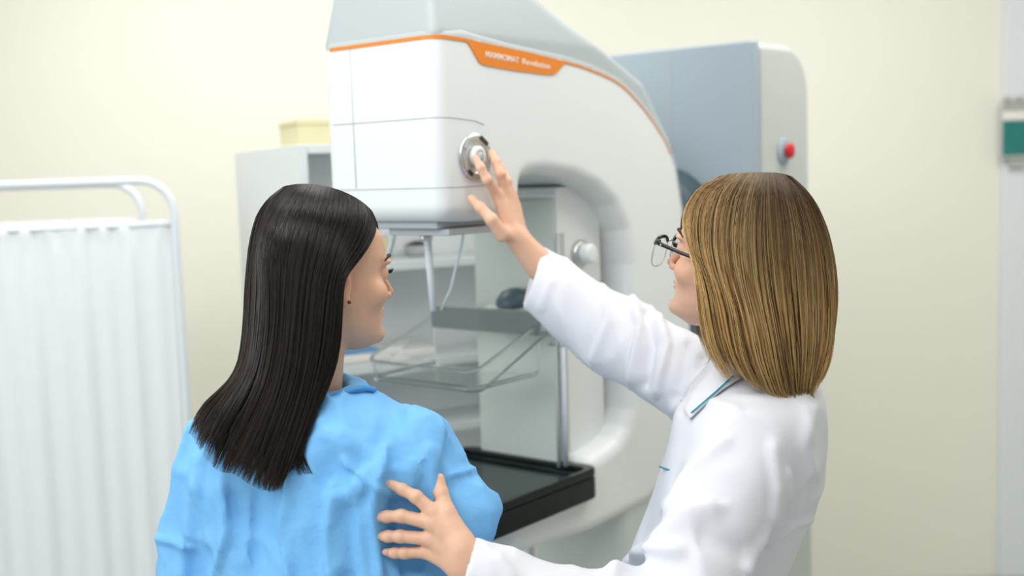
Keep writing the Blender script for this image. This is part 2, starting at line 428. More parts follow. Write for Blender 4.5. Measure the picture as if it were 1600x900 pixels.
box('box_body', (0, 0, 0), (.11, .16, .055), M['box_yellow'], yb, .002, world=False)
box('box_lid', (-.002, -.002, .0553), (.112, .162, .07), M['box_yellow'], yb, .002, world=False)
pk = empty('supply_packet', mat=CM @ Matrix.Translation((.10, .06, SZ[1]))); tag(pk, 'flat white packet with a blue end lying on the cabinet shelf', 'packet')
box('packet_body', (0, 0, 0), (.26, .12, .022), M['letter'], pk, .006, world=False)
box('blue_end', (-.04, .01, .0225), (.11, .11, .03), M['blue_item'], pk, .003, world=False)

# ------------------------------------------------------------------ mammography machine
mach = empty('mammography_machine', mat=MM)
tag(mach, 'white mammography machine with curved arm, orange stripe and black breast support table', 'mammography machine')
def side2(px, py, c=.15): q = on_side(px, py, c); return (float(q[1]), float(q[2]))
top_line = [side2(*q) for q in [(697, 57), (735, 62), (800, 78), (884, 96), (925, 109), (966, 129), (998, 160), (1024, 195), (1042, 226), (1054, 262), (1063, 320)]]
top_line[0] = (.012, 1.862)
inner = [side2(*q) for q in [(692, 322), (740, 321), (792, 313), (803, 300), (804, 278), (810, 261), (824, 251), (851, 247), (900, 256), (940, 276), (968, 305), (988, 350), (998, 410), (1001, 500), (1001, 600)]]
inner[0] = (.0, 1.566); inner[1] = (.09, 1.562); inner[2] = (.185, 1.562)
P = inner + [(.625, 1.08), (.60, 1.035), (.56, 1.005), (.50, .99), (.46, .985), (.445, .935), (.20, .930), (.178, .920), (.18, .908), (.20, .900), (.45, .880), (.66, .885), (.76, .93), (.82, 1.02), (.85, 1.2), (.853, 1.4)] + top_line[::-1]
RR = .03
P = [(max(a, RR), b) if i == 0 else (a, b) for i, (a, b) in enumerate(P)]
P[0] = (RR, 1.566+.0); P[-1] = (RR, 1.862)
P[-2] = (.075, 1.866) if P[-2][0] < .1 else P[-2]
# keep the rounded solid's flat-side outline; shrink bottom side so that rounding ends at the real edge
V, Q = rounded_extrusion(P, .15, RR, .005)
# the head narrows a little towards the patient
topz = np.interp(V[:, 1], [a for a, b in top_line], [b for a, b in top_line])
Vf = V[Q].mean(1); tz = np.interp(Vf[:, 1], [a for a, b in top_line], [b for a, b in top_line])
yr = np.interp(Vf[:, 2], [b for a, b in top_line[::-1]], [a for a, b in top_line[::-1]])
up = ((Vf[:, 2] > tz) & (Vf[:, 1] < top_line[-1][0]+.0)) | ((Vf[:, 1] > np.interp(Vf[:, 2], [.9, 1.0, 1.2, 1.533], [.9, .9, .86, .826])) & (Vf[:, 2] < 1.54) & (Vf[:, 2] > 1.2)) | ((Vf[:, 1] > top_line[-1][0]) & (Vf[:, 2] >= 1.533))
def sub(V, Q, k):
    q = Q[k]; u_, inv = np.unique(q, return_inverse=True); return V[u_], inv.reshape(q.shape)
def m_obj(name, V, Q, mt, parent=None, **kw): return mesh_obj(name, V, Q, M[mt], parent or mach, world=False, **kw)
m_obj('arm_body', *sub(V, Q, ~up), 'plastic')
m_obj('arm_shaded_band', *sub(V, Q, up), 'plastic_grey')  # rounded band turned from the light, its shade coloured in as grey
# upper cover above the stripe
tl = top_line
P2 = [(.0225, 1.870)] + [(a, b+.002) for a, b in tl[1:9]] + [(tl[8][0]+.008, tl[8][1]+.006), (tl[6][0]+.02, tl[6][1]+.03), (tl[4][0]+.01, tl[4][1]+.045), (.40, 1.905), (.30, 1.955), (.22, 2.01), (.15, 2.05), (.10, 2.06), (.05, 2.05)]
V, Q = rounded_extrusion(P2, .1475, .02, .006)
k = np.clip((V[:, 2]-1.875)/.16, 0, 1); V[:, 0] *= 1-.20*k
m_obj('upper_cover', V, Q, 'plastic_grey')
# orange stripe: along the side, round the corner and over the front
def stripe(pts, wdt, name, mt, x_out):
    """pts on the outline (y,z) -> thin ribbon lying on the side face"""
    bm = bmesh.new(); rows = []
    for (x, y, z, nx, ny, lw) in pts:
        a = Vector((x, y, z)); n = Vector((nx, ny, 0)); o = n*.0016
        rows.append([bm.verts.new(a+o), bm.verts.new(a+o-Vector((0, 0, wdt*lw))), bm.verts.new(a-n*.002-Vector((0, 0, wdt*lw))), bm.verts.new(a-n*.002)])
    for r1, r2 in zip(rows, rows[1:]):
        for i in range(4): bm.faces.new((r1[i], r2[i], r2[(i+1) % 4], r1[(i+1) % 4]))
    bm.faces.new(rows[0]); bm.faces.new(rows[-1][::-1])
    return bm_obj(name, bm, M[mt], mach, world=False)
S = []
for xx in np.linspace(-.12, .12, 9): S.append((xx, -.0, 1.866, 0, -1, 1))
for t in np.linspace(.15, math.pi/2-.15, 5): S.append((.12+RR*math.sin(t), RR-RR*math.cos(t), 1.866, math.sin(t), -math.cos(t), 1))
tlp = smooth_path([(.03, 1.866)]+tl[1:], 40)
for i, (y, z) in enumerate(tlp[:34]):
    slope = 0 if i == 0 else abs((tlp[i][1]-tlp[i-1][1])/(tlp[i][0]-tlp[i-1][0]+1e-6))
    S.append((.15, y, z, 1, 0, min(3.5, math.sqrt(1+slope*slope))*(1-.9*i/40)))
stripe(S, .0065, 'orange_stripe', 'orange', .15)
lp = [side2(*q) for q in [(724, 62), (775, 71), (830, 83), (886, 97), (880, 101), (869, 114), (863, 117), (855, 117), (800, 110), (756, 102), (748, 98), (744, 91), (735, 75), (730, 67)]]
prism('logo_panel', lp, .148, .1522, M['orange'], mach)
def lettering(txt, p0, p1, hgt):
    cu = bpy.data.curves.new('lettering', 'FONT'); cu.body = txt; cu.size = 1; cu.extrude = .02; cu.offset = .004
    o = bpy.data.objects.new('lettering', cu); COL.objects.link(o)
    dg = bpy.context.evaluated_depsgraph_get(); me = bpy.data.meshes.new_from_object(o.evaluated_get(dg))
    bpy.data.objects.remove(o)
    n = len(me.vertices); co = np.empty(n*3); me.vertices.foreach_get('co', co); co = co.reshape(-1, 3)
    wd = co[:, 0].max(); a = np.array(p0); b = np.array(p1); L = np.linalg.norm(b-a); d = (b-a)/L
    nrm = np.array([-d[1], d[0]])
    out = np.zeros_like(co); s = co[:, 0]/wd*L; t = co[:, 1]/.72*hgt
    out[:, 1] = a[0]+d[0]*s+nrm[0]*t; out[:, 2] = a[1]+d[1]*s+nrm[1]*t; out[:, 0] = .1523+np.clip(co[:, 2], 0, 1)*.02
    me.vertices.foreach_set('co', out.ravel().astype(np.float32)); me.materials.append(M['letter']); me.update()
    q = bpy.data.objects.new('lettering', me); COL.objects.link(q); q.parent = mach
lettering('MAMMOMAT', side2(757, 89), side2(809, 99), .0115)
lettering('Revelation', side2(814, 100), side2(858, 108), .0115)
# seams of the head
def seam(P, name='panel_seam', r=.0009): tube(name, P, r, M['seam'], mach, 6, world=False)
hz = 1.722
seam([(-.12, -.0004, hz)]+[(xx, -.0004, hz) for xx in (0, .12)]+[(.12+RR*math.sin(t), RR-RR*math.cos(t), hz) for t in np.linspace(.2, 1.5, 6)]+[(.1502, .05, hz-.001), (.1502, .10, hz-.005), (.1502, .125, hz-.012)])
seam([(-.065, -.0004, 1.60), (-.065, -.0004, 1.862)])
seam([(-.12, -.0004, 1.598)]+[(xx, -.0004, 1.598) for xx in (0, .12)]+[(.12+RR*math.sin(t), RR-RR*math.cos(t), 1.598) for t in np.linspace(.2, 1.5, 6)]+[(.1502, .10, 1.598), (.1502, .17, 1.60)])
# underside: collimator plate
box('collimator_plate', (-.11, .03, 1.522), (.11, .19, 1.5358), M['plastic_grey'], mach, .004, world=False)
box('collimator_slot', (-.03, .045, 1.509), (.125, .17, 1.5218), M['seam'], mach, .003, world=False)
# dial
dc = on_side(741, 245, .15)
D4 = Matrix.Translation((.1502, float(dc[1]), float(dc[2]))) @ Matrix.Rotation(math.pi/2, 4, 'Y')
lathe('control_dial', [(.044, 0), (.044, .003), (.041, .006), (.030, .007), (.028, .004), (.020, .004)], M['chrome'], mach, M4=D4, n=48, world=False)
lathe('dial_knob', [(.0195, .0042), (.0195, .012), (.016, .015), (.012, .0155), (.010, .013)], M['plastic'], mach, M4=D4, n=40, world=False)
lathe('dial_button', [(.008, .0135), (.008, .017), (.006, .019)], M['plastic_grey'], mach, M4=D4, world=False)
for k in range(4):
    a = math.radians(45+90*k+10)
    V4 = D4 @ Matrix.Rotation(a, 4, 'Z') @ Matrix.Translation((.0355, 0, .0085))
    b = box('dial_mark', (-.004, -.007 if k != 1 else -.012, -.0015), (.004, .007 if k != 1 else .012, .0004), M['dark'] if k in (1, 3) else M['seam'], mach, .001, world=False)
    b.matrix_parent_inverse = Matrix(); b.matrix_local = V4
# object carrier column with slot, knob
def arc(cx, cy, r_, a0, a1, n=8): return [(cx+r_*math.cos(t), cy+r_*math.sin(t)) for t in np.linspace(a0, a1, n)]
colp = [(.42, .992), (.42, 1.575)] + arc(.42+.012, 1.575, .012, math.pi, math.pi/2, 4) + arc(.50, 1.507, .08, math.pi/2, 0, 10) + [(.58, .992)]
prism('carrier_column', colp, -.135, .09, M['plastic'], mach, bevel=.008)
prism('column_front_shade', [(.412, 1.0), (.412, 1.56), (.4195, 1.565), (.4195, .995)], -.134, .087, M['plastic_shaded'], mach, bevel=.002)  # thin sheet that colours the column's unlit front face darker
box('guide_slot', (.0905, .432, 1.02), (.0925, .442, 1.49), M['seam'], mach, world=False)
box('guide_rail', (.0905, .418, 1.0), (.099, .4305, 1.49), M['chrome'], mach, .002, world=False)
kc = on_side(905, 396, .09); K4 = Matrix.Translation((.0905, float(kc[1]), float(kc[2]))) @ Matrix.Rotation(math.pi/2, 4, 'Y')
lathe('side_knob_ring', [(.030, 0), (.030, .006), (.026, .012)], M['chrome'], mach, M4=K4, n=32, world=False)
lathe('side_knob', [(.021, .0122), (.021, .032), (.017, .036)], M['plastic'], mach, M4=K4, n=32, world=False)
# compression paddle, its arm and carriage
box('paddle_carriage', (-.07, .36, 1.282), (.085, .411, 1.338), M['plastic_grey'], mach, .010, world=False)
lathe('carriage_cap', [(.042, 0), (.040, .015), (.028, .03), (.010, .037)], M['dark_blue'], mach, M4=Matrix.Translation((.0, .385, 1.3385)), world=False)
tube('height_rod', [(.112, .40, 1.0), (.112, .40, 1.262)], .0055, M['metalw'], mach, 10, world=False)
tube('height_rod', [(.104, .385, 1.0), (.104, .385, 1.262)], .0035, M['seam'], mach, 10, world=False)
tube('clamp_bracket', [(.1, .42, 1.262), (.1, .37, 1.262), (.145, .37, 1.262), (.145, .42, 1.262)], .0035, M['seam'], mach, 8, world=False, closed=True)
tube('clamp_bracket', [(.11, .41, 1.30), (.10, .37, 1.264)], .0035, M['seam'], mach, 8, world=False)
tube('clamp_bracket', [(.11, .41, 1.30), (.145, .42, 1.264)], .0035, M['seam'], mach, 8, world=False)
box('paddle_mount_bar', (-.20, .335, 1.285), (.10, .345, 1.335), M['smoky'], mach, .003, world=False)
def paddle():
    x0, x1, y0, y1, zf = -.205, .095, .135, .345, 1.197
    def ring(off, z, back):
        # rounded rectangle in plan, corner radius at the front
        r_ = .03; pts = []
        for cx, cy, a0 in ((x1-r_, y0+r_, 0), (x0+r_, y0+r_, -math.pi/2)):
            for t in np.linspace(a0, a0-math.pi/2, 7): pts.append((cx+(r_+off)*math.cos(t), cy+(r_+off)*math.sin(t)))
        full = [(x1+off, y1)]+pts+[(x0-off, y1)]
        return [(x, y, z(y)) for x, y in full]
    t_ = .0028; fl = lambda y: zf+.0*(y); up_ = lambda y: 1.240+max(0, (y-y0))/(y1-y0)*.07
    rows = [ring(.0, up_, 0), ring(-.004, lambda y: fl(y)+.012, 0), ring(-.010, lambda y: fl(y)+.003, 0), ring(-.02, fl, 0)]
    inn = [ring(-.02, lambda y: fl(y)+t_, 0), ring(-.012-t_*.3, lambda y: fl(y)+.003+t_, 0), ring(-.004-t_, lambda y: fl(y)+.013, 0), ring(-t_, up_, 0)]
    R = rows+inn; bm = bmesh.new(); vs = [[bm.verts.new(q) for q in r_] for r_ in R]; n = len(R[0])
    for a, b in list(zip(vs, vs[1:]))+[(vs[-1], vs[0])]:
        for i in range(n-1):
            if a is vs[3] and b is vs[4]: continue
            bm.faces.new((a[i], a[i+1], b[i+1], b[i]))
    bm.faces.new(vs[3]); bm.faces.new(vs[4][::-1])
    bm.faces.new([vs[k][0] for k in range(4)]+[vs[k][0] for k in range(4, 8)]); bm.faces.new([vs[k][-1] for k in range(8)][::-1])
    bm.faces.new((vs[3][0], vs[3][-1], vs[4][-1], vs[4][0]))
    pd = bm_obj('compression_paddle', bm, M['clear'], mach, world=False, smooth=False)
    tube('paddle_rim', [tuple(q) for q in ring(.001, up_, 0)], .0032, M['clear'], pd, 8, world=False)
    low = [q for q in ring(-.006, lambda y: fl(y)+.0035, 0)]
    tube('paddle_edge', [(x1+.001, y1+.02, 1.285)]+low[1:9], .0026, M['edge'], pd, 8, world=False)
    tube('paddle_edge', low[8:-1], .0020, M['seam'], pd, 8, world=False)
paddle()
for (xa, ya, xb, yb_) in ((-.09, .06, -.10, .30), (-.135, .09, -.16, .3)):
    pass
# face shield arms hanging from the head
def on_front(px, py, c):
    d = rayd(px, py); t = (c-(CAM-MO)@MY)/(d@MY); return tuple(float(v) for v in m_loc(CAM+d*t))
ap = on_front(664, 334, .11)
tube('shield_arm', [(ap[0], ap[1], 1.508)]+[on_front(*q, .11) for q in ((666, 350), (670, 400), (677, 486))], [.006, .0075, .0075, .006], M['plastic'], mach, 10, world=False)
lathe('arm_pivot', [(.013, 0), (.013, .010), (.009, .0125)], M['chrome'], mach, M4=Matrix.Translation((ap[0], ap[1], 1.4955)), world=False)
tube('shield_arm', [on_front(*q, .08) for q in ((624, 333), (617, 360), (607, 400))], .0055, M['plastic'], mach, 10, world=False)
tube('clear_cable', [on_front(*q, .15) for q in ((727, 333), (722, 380), (712, 420), (704, 452), (690, 484))], .0026, M['metalw'], mach, 8, world=False)
# black support table
def rbox_poly(x0, x1, y0, y1, r_): return arc(x1-r_, y1-r_, r_, 0, math.pi/2, 6)+arc(x0+r_, y1-r_, r_, math.pi/2, math.pi, 6)+arc(x0+r_, y0+r_, r_, math.pi, 1.5*math.pi, 6)+arc(x1-r_, y0+r_, r_, 1.5*math.pi, 2*math.pi, 6)
def ring_solid(name, A, B, z0, z1, mt, bevel=.003):
    bm = bmesh.new(); n = len(A)
    L_ = [[bm.verts.new((x, y, z)) for x, y in poly] for poly, z in ((A, z0), (A, z1), (B, z1), (B, z0))]
    for k in range(4):
        a, b = L_[k], L_[(k+1) % 4]
        for i in range(n): bm.faces.new((a[i], a[(i+1) % n], b[(i+1) % n], b[i]))
    return bm_obj(name, bm, M[mt], mach, bevel=bevel, world=False)
TX0, TX1, TY0, TY1 = -.185, .178, -.03, .432
prism('support_table', rbox_poly(TX0, TX1, TY0, TY1, .03), .936, .984, M['black'], mach, axis=2, bevel=.006)
ring_solid('table_rim', rbox_poly(TX0, TX1, TY0, TY1, .03), rbox_poly(TX0+.016, TX1-.014, TY0+.02, TY1-.03, .02), .9845, 1.002, 'black', .004)
prism('detector_plate', rbox_poly(TX0+.0165, TX1-.0145, TY0+.0205, TY1-.0305, .018), .9845, .989, M['detector'], mach, axis=2)
ring_solid('table_inner_rim', rbox_poly(TX0+.017, TX1-.0148, TY1-.062, TY1-.0308, .004), rbox_poly(TX0+.02, TX1-.018, TY1-.058, TY1-.035, .002), .9893, .996, 'black', .001)
lathe('table_mark', [(.003, 0), (.003, .0008), (.001, .001)], M['letter'], mach, M4=Matrix.Translation((.03, TY1-.012, 1.0022)), world=False)
# lower cover, the shade below the arm put into its colour
prism('lower_cover', rbox_poly(-.12, .14, .56, .98, .04), .03, .872, M['plastic_shaded'], mach, axis=2, bevel=.006)
# swivel joint and gantry
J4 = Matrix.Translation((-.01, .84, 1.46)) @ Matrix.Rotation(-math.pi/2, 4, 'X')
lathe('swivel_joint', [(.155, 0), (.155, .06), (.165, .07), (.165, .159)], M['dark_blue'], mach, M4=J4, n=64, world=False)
gz = on_side(1175, 62, .25)[2]
prism('gantry_front', rbox_poly(-.25, .25, 1.0, 1.04, .012), .02, gz, M['gantry'], mach, axis=2, bevel=.006)
def gpoly(): return [(-.25, 1.0405), (.249, 1.0405)]+arc(.20, 1.22, .052, 0, math.pi/2, 8)+arc(-.20, 1.22, .052, math.pi/2, math.pi, 8)
gp = [(-.249, 1.0405), (.249, 1.0405)]
# side seen as a rounded-top panel: profile in (y,z) extruded over the width
gs = [(1.0405, .02), (1.0405, gz-.002)]+arc(1.19, gz-.12, .12, math.pi/2, 0, 10)+[(1.315, .5), (1.325, .02)]
prism('gantry_column', gs, -.248, .252, M['gantry_side'], mach, bevel=.02)
box('gantry_seam', (.02, .9985, .03), (.0225, .9998, gz-.01), M['seam'], mach, world=False)
ec = on_side(1224, 236, .2525); E4 = Matrix.Translation((.2525, float(ec[1]), float(ec[2]))) @ Matrix.Rotation(math.pi/2, 4, 'Y')
lathe('stop_button_base', [(.034, 0), (.034, .004), (.024, .008)], M['gantry'], mach, M4=E4, n=32, world=False)
lathe('stop_button', [(.011, .0085), (.011, .013), (.019, .014), (.019, .022), (.012, .026)], M['red'], mach, M4=E4, n=32, world=False)
prism('floor_base', rbox_poly(-.3, .3, .55, 1.35, .05), 0, .0195, M['seam'], mach, axis=2, bevel=.004)
tube('top_cable', [(.13, .10, 2.08), (.13, .16, 2.04), (.12, .24, 2.012), (.1, .35, 1.99)], .006, M['dark'], mach, 8, world=False)

# ------------------------------------------------------------------ people
def frame_from(az, pitch=0, roll=0):
    """columns: right, forward, up of a head facing azimuth az (0 = away from the camera, + = right)"""
    a = math.radians(az); p_ = math.radians(pitch); r_ = math.radians(roll)
    f = np.array([math.sin(a)*math.cos(p_), math.cos(a)*math.cos(p_), math.sin(p_)])
    rt = np.array([math.cos(a), -math.sin(a), 0]); u = np.cross(rt, f)
    rt2 = rt*math.cos(r_)+u*math.sin(r_); u2 = np.cross(rt2, f)
    return np.stack([rt2, f, u2], 1)
HZ = np.array([-.118, -.113, -.105, -.095, -.075, -.055, -.04, -.02, 0, .03, .06, .09, .105, .115, .12])
HF = np.array([.055, .071, .080, .0835, .081, .083, .083, .082, .080, .0895, .085, .066, .046, .018, -.005])
HB = np.array([.035, .020, .008, -.01, -.035, -.055, -.072, -.088, -.098, -.102, -.098, -.082, -.063, -.035, -.015])
HW = np.array([.008, .020, .032, .042, .0535, .060, .064, .069, .073, .0755, .072, .060, .046, .025, .008])
from_z = np.linspace(-.13, .13, 261)
def sm(a):
    y = np.interp(from_z, HZ, a); k = np.ones(9)/9; return np.convolve(np.pad(y, 4, mode='edge'), k, 'valid')
TF, TB, TW = sm(HF), sm(HB), sm(HW)
def head_sdf(q, simple=False):
    """q in head coordinates (x right, y forward, z up)"""
    z = np.clip(q[:, 2], -.118, .12); f = np.interp(z, from_z, TF); b = np.interp(z, from_z, TB); w_ = np.interp(z, from_z, TW)
    cy = (f+b)/2; l = np.maximum((f-b)/2, .006); w_ = np.maximum(w_, .006); n = 2.25
    k = ((np.abs(q[:, 0])/w_)**n+(np.abs(q[:, 1]-cy)/l)**n)**(1/n)
    d = (k-1)*np.minimum(w_, l)*.9
    dz = np.abs(q[:, 2]-z); d = np.where(dz > 0, np.sqrt(np.maximum(d, 0)**2+dz**2), d)
    d = smin(d, ell(q, (0, -.012, .035), (.074, .088, .083)), .01)
    ax = q.copy(); ax[:, 0] = np.abs(ax[:, 0])
    d = smin(d, ell(ax, (.050, .052, -.028), (.020, .020, .018)), .02)               # cheekbone
    if simple: return d
    d = smax(d, -ell(ax, (.031, .098, .001), (.017, .020, .0115)), .010)             # socket
    d = smin(d, ell(ax, (.028, .078, .020), (.024, .012, .006)), .010)               # brow ridge
    d = smin(d, cone(q, (0, .082, .006), (0, .1055, -.031), .0060, .0066), .009)      # nose
    d = smin(d, ell(ax, (.0095, .0945, -.036), (.0062, .009, .0058)), .005)
    d = smax(d, -ell(ax, (.006, .099, -.0425), (.0035, .006, .003)), .002)
    d = smin(d, ell(q, (0, .0825, -.0575), (.020, .0085, .0045)), .004)               # lips
    d = smin(d, ell(q, (0, .0812, -.0670), (.017, .0085, .0050)), .004)
    d = smax(d, -ell(q, (0, .0965, -.0622), (.020, .004, .0012)), .002)
    d = smin(d, ell(q, (0, .078, -.098), (.018, .013, .013)), .012)                   # chin
    d = smin(d, ell(ax, (.031, .0735, .0008), (.0150, .0125, .0125)), .003)           # lids
    d = smax(d, -ell(ax, (.0315, .089, -.0003), (.0115, .009, .0038)), .0015)
    e = ell(ax, (.0755, -.016, -.010), (.0065, .0165, .029))                         # ear
    e = smin(e, ell(ax, (.077, -.023, .000), (.009, .013, .022)), .006)
    e = smax(e, -ell(ax, (.086, -.014, .001), (.007, .009, .017)), .003)
    e = smin(e, ell(ax, (.0765, -.009, -.035), (.005, .008, .008)), .004)
    return smin(d, e, .004)
def finger(p, J, r, k=.004):
    d = None
    for i in range(len(J)-1):
        c_ = cone(p, J[i], J[i+1], r[i], r[i+1]); d = c_ if d is None else smin(d, c_, .0035)
    # knuckle swell
    for i in range(1, len(J)-1):
        d = smin(d, length(p-np.asarray(J[i], dtype=np.float32))-r[i]*.98, .004)
    return d
def hand_sdf(H):
    """H: dict with fingers (lists of 4 joints, base first), thumb, wrist, forearm"""
    def f(p):
        palm = None
        W_ = H['wrist']
        for i, J in enumerate(H['fingers']):
            t = .25+.5*i/3
            base = W_+(H['span'])*(i-1.5)/1.5*.55
            c_ = cone(p, base, J[0], .0125, .0102); palm = c_ if palm is None else smin(palm, c_, .012)
        T = H['thumb']; palm = smin(palm, cone(p, T[0], T[1], .0145, .0110), .014)
        palm = smin(palm, cone(p, W_-H['span']*.35, H['forearm'], H.get('rw', .019), .026), .016)
        palm = smin(palm, cone(p, W_+H['span']*.35, H['forearm'], H.get('rw', .019), .026), .016)
        d = palm
        for J, s_ in zip(H['fingers'], H['sizes']):
            r = [.0102*s_, .0088*s_, .0079*s_, .0066*s_]; d = smin(d, finger(p, J, r), .006)
        d = smin(d, finger(p, T[1:], [.0108, .0098, .0078]), .006)
        return d
    pts = np.array([q for J in H['fingers'] for q in J]+list(H['thumb'])+[H['wrist'], H['forearm']])
    return f, pts.min(0)-.035, pts.max(0)+.035
HS = {}                                        # head sizes
def in_head(H, R): return lambda p: (p-np.asarray(H, dtype=np.float32))@np.asarray(R, dtype=np.float32)/HS[tuple(np.round(H, 5))]
def join_parts(parts):
    V = []; Fq = []; o = 0
    for v, q in parts: V.append(v); Fq.append(q+o); o += len(v)
    return np.concatenate(V), np.concatenate(Fq)
def torso_field(origin, az, rows, n=2.4):
    """rows: z, forward extent, back extent, half width"""
    a = math.radians(az); f = np.array([math.sin(a), math.cos(a)]); r_ = np.array([math.cos(a), -math.sin(a)])
    rows = np.array(sorted(rows)); zz = np.linspace(rows[0, 0], rows[-1, 0], 200); kern = np.ones(7)/7
    T = [np.convolve(np.pad(np.interp(zz, rows[:, 0], rows[:, i]), 3, mode='edge'), kern, 'valid') for i in (1, 2, 3)]
    def F_(p):
        q = p[:, :2]-origin[:2]; x = q@r_; y = q@f; z = np.clip(p[:, 2], zz[0], zz[-1])
        F1, B1, W1 = (np.interp(z, zz, t) for t in T); cy = (F1+B1)/2; l = (F1-B1)/2
        k = ((np.abs(x)/W1)**n+(np.abs(y-cy)/l)**n)**(1/n); d = (k-1)*np.minimum(W1, l)*.9
        dz = np.abs(p[:, 2]-z); return np.where(dz > 0, np.sqrt(np.maximum(d, 0)**2+dz**2), d)
    return F_
def proj_px(P):
    q = P-CAM; d = q@FW; return 800+F*(q@RT)/d, 450-F*(q@UP)/d
def seg_dist_px(X, Y, poly):
    D = np.full(len(X), 1e9)
    sgn = np.zeros(len(X))
    for a, b in zip(poly, poly[1:]):
        a = np.array(a, float); b = np.array(b, float); ab = b-a; t = np.clip(((X-a[0])*ab[0]+(Y-a[1])*ab[1])/(ab@ab), 0, 1)
        dx = X-a[0]-t*ab[0]; dy = Y-a[1]-t*ab[1]; d = np.sqrt(dx*dx+dy*dy)
        k = d < D; D[k] = d[k]; sgn[k] = np.sign(ab[0]*dy-ab[1]*dx)[k]
    return D, sgn
def vertex_normals(V, Q):
    a = V[Q[:, 2]]-V[Q[:, 0]]; b = V[Q[:, 3]]-V[Q[:, 1]]; n = np.cross(a, b); N = np.zeros_like(V)
    for k in range(4): np.add.at(N, Q[:, k], n)
    return N/(np.linalg.norm(N, axis=1)[:, None]+1e-12)
def relax(V, Q, it=2, k=.5):
    for _ in range(it):
        A = np.zeros_like(V); n = np.zeros(len(V))
        for i in range(4):
            np.add.at(A, Q[:, i], V[Q[:, (i+1) % 4]]+V[Q[:, (i+3) % 4]]); np.add.at(n, Q[:, i], 2)
        V = V*(1-k)+A/np.maximum(n, 1)[:, None]*k
    return V
def fold(V, Q, folds, near=None):
    """cloth folds laid on the side of the garment turned to the camera: (polyline, width px, height m, sharp side)"""
    N = vertex_normals(V, Q); X, Y = proj_px(V); facing = ((CAM-V)*N).sum(1)/np.linalg.norm(CAM-V, axis=1)
    w_ = np.clip(facing*3+.3, 0, 1); disp = np.zeros(len(V))
    for poly, wd, h, ss in folds:
        D, sg = seg_dist_px(X, Y, poly)
        ww = np.where(sg*ss > 0, wd*.45, wd) if ss else wd
        disp += h*np.exp(-(D/ww)**2)
    return V+N*(disp*w_)[:, None]

# ---------- patient
PH = at(514, 431, 1.70); PR = frame_from(56, -1, 0); HS[tuple(np.round(PH, 5))] = .95
PB = at(500, 640, 1.72)
prow = [(.60, .17, -.17, .24), (.95, .125, -.125, .195), (1.08, .115, -.115, .178), (1.18, .105, -.112, .172), (1.235, .09, -.105, .160), (1.268, .075, -.095, .148), (1.290, .06, -.082, .125), (1.302, .05, -.070, .10), (1.312, .045, -.060, .075)]
p_torso = torso_field(PB, 18, prow)
shR = at(633, 702, 1.665); elR = at(700, 806, 1.672); haR = at(640, 860, 1.98)
shL = at(345, 700, 1.75); elL = at(305, 885, 1.78); haL = at(430, 880, 2.0)
crR = at(758, 800, 1.672); loR = at(708, 870, 1.70)
p32 = lambda *a: np.asarray(a, dtype=np.float32)
def gown_base(p):
    d = p_torso(p)
    d = smin(d, cone(p, shR, elR, .052, .051), .03); d = smin(d, cone(p, elR, haR, .052, .05), .012)
    d = smin(d, cone(p, elR, crR, .044, .009), .010); d = smin(d, cone(p, elR, loR, .052, .040), .02)
    d = smin(d, cone(p, shL, elL, .050, .052), .03); d = smin(d, cone(p, elL, haL, .052, .05), .015)
    return d
def crumple(p, sc, st, s):
    q = p*np.array(sc, dtype=np.float32)+1.3*np.stack([vnoise(p*6, s+5), vnoise(p*6, s+6), vnoise(p*6, s+7)], -1)
    n = vnoise(q, s); m_ = vnoise(q*2.1, s+1)
    a = 1-np.abs(2*n-1); b = 1-np.abs(2*m_-1)
    return (.65*a+.45*a**3)*st+(.5*b+.5*b**3)*st*.35
def gown_f(p):
    d = gown_base(p); k = np.abs(d) < .05; o = d.copy()
    if k.any(): o[k] = d[k]-(crumple(p[k], (11, 11, 5), .021, 3)+crumple(p[k], (24, 24, 12), .007, 9)-.016)
    # open neck: carve a collar hole
    return smax(o, -cone(p, p32(*(PB+np.array([0, -.005, 0])))*p32(1, 1, 0)+p32(0, 0, 1.302), p32(*PB)*p32(1, 1, 0)+p32(0.01, 0.005, 1.45), .040, .055), .004)
V, Q = surface_nets(gown_f, (-.66, 1.45, .62), (.03, 2.12, 1.36), .005)
gf = [([(600, 700), (586, 760), (578, 800), (590, 900)], 12, .009, 1), ([(690, 670), (676, 740), (690, 780)], 14, .006, -1), ([(640, 640), (650, 700), (640, 760)], 16, .005, 0),
      ([(455, 740), (440, 820), (450, 900)], 14, .007, 1), ([(350, 760), (356, 830), (340, 900)], 12, .008, -1), ([(500, 660), (540, 700), (560, 760)], 18, .006, 0),
      ([(520, 760), (510, 830), (515, 900)], 14, .007, 1), ([(540, 720), (600, 770)], 10, .006, 1), ([(310, 720), (300, 800), (285, 900)], 12, .006, 0), ([(700, 745), (740, 735)], 7, .005, 1),
      ([(300, 850), (275, 845), (250, 840)], 9, .007, 1), ([(620, 790), (640, 900)], 16, -.008, 0), ([(400, 780), (395, 900)], 20, -.007, 0), ([(545, 800), (550, 900)], 14, -.006, 0)]
V = relax(fold(relax(V, Q, 1), Q, [(a, b*.85, c*1.4, d) for a, b, c, d in gf]), Q, 1)
def body_parts(HP, HR, torso, arms, hands, legs_at, az):
    hl = in_head(HP, HR)
    nk0 = HP+HR@np.array([0, -.028, -.05]); nk1 = np.array([torso[0], torso[1], torso[2]])
    def f(p):
        d = head_sdf(hl(p))*HS[tuple(np.round(HP, 5))]; return smin(d, cone(p, nk0, nk1, .050, .052), .016)
    lo = np.minimum(HP-.15, nk1-.07); hi = HP+.15
    parts = [surface_nets(f, lo, hi, .0026)]
    return f, parts
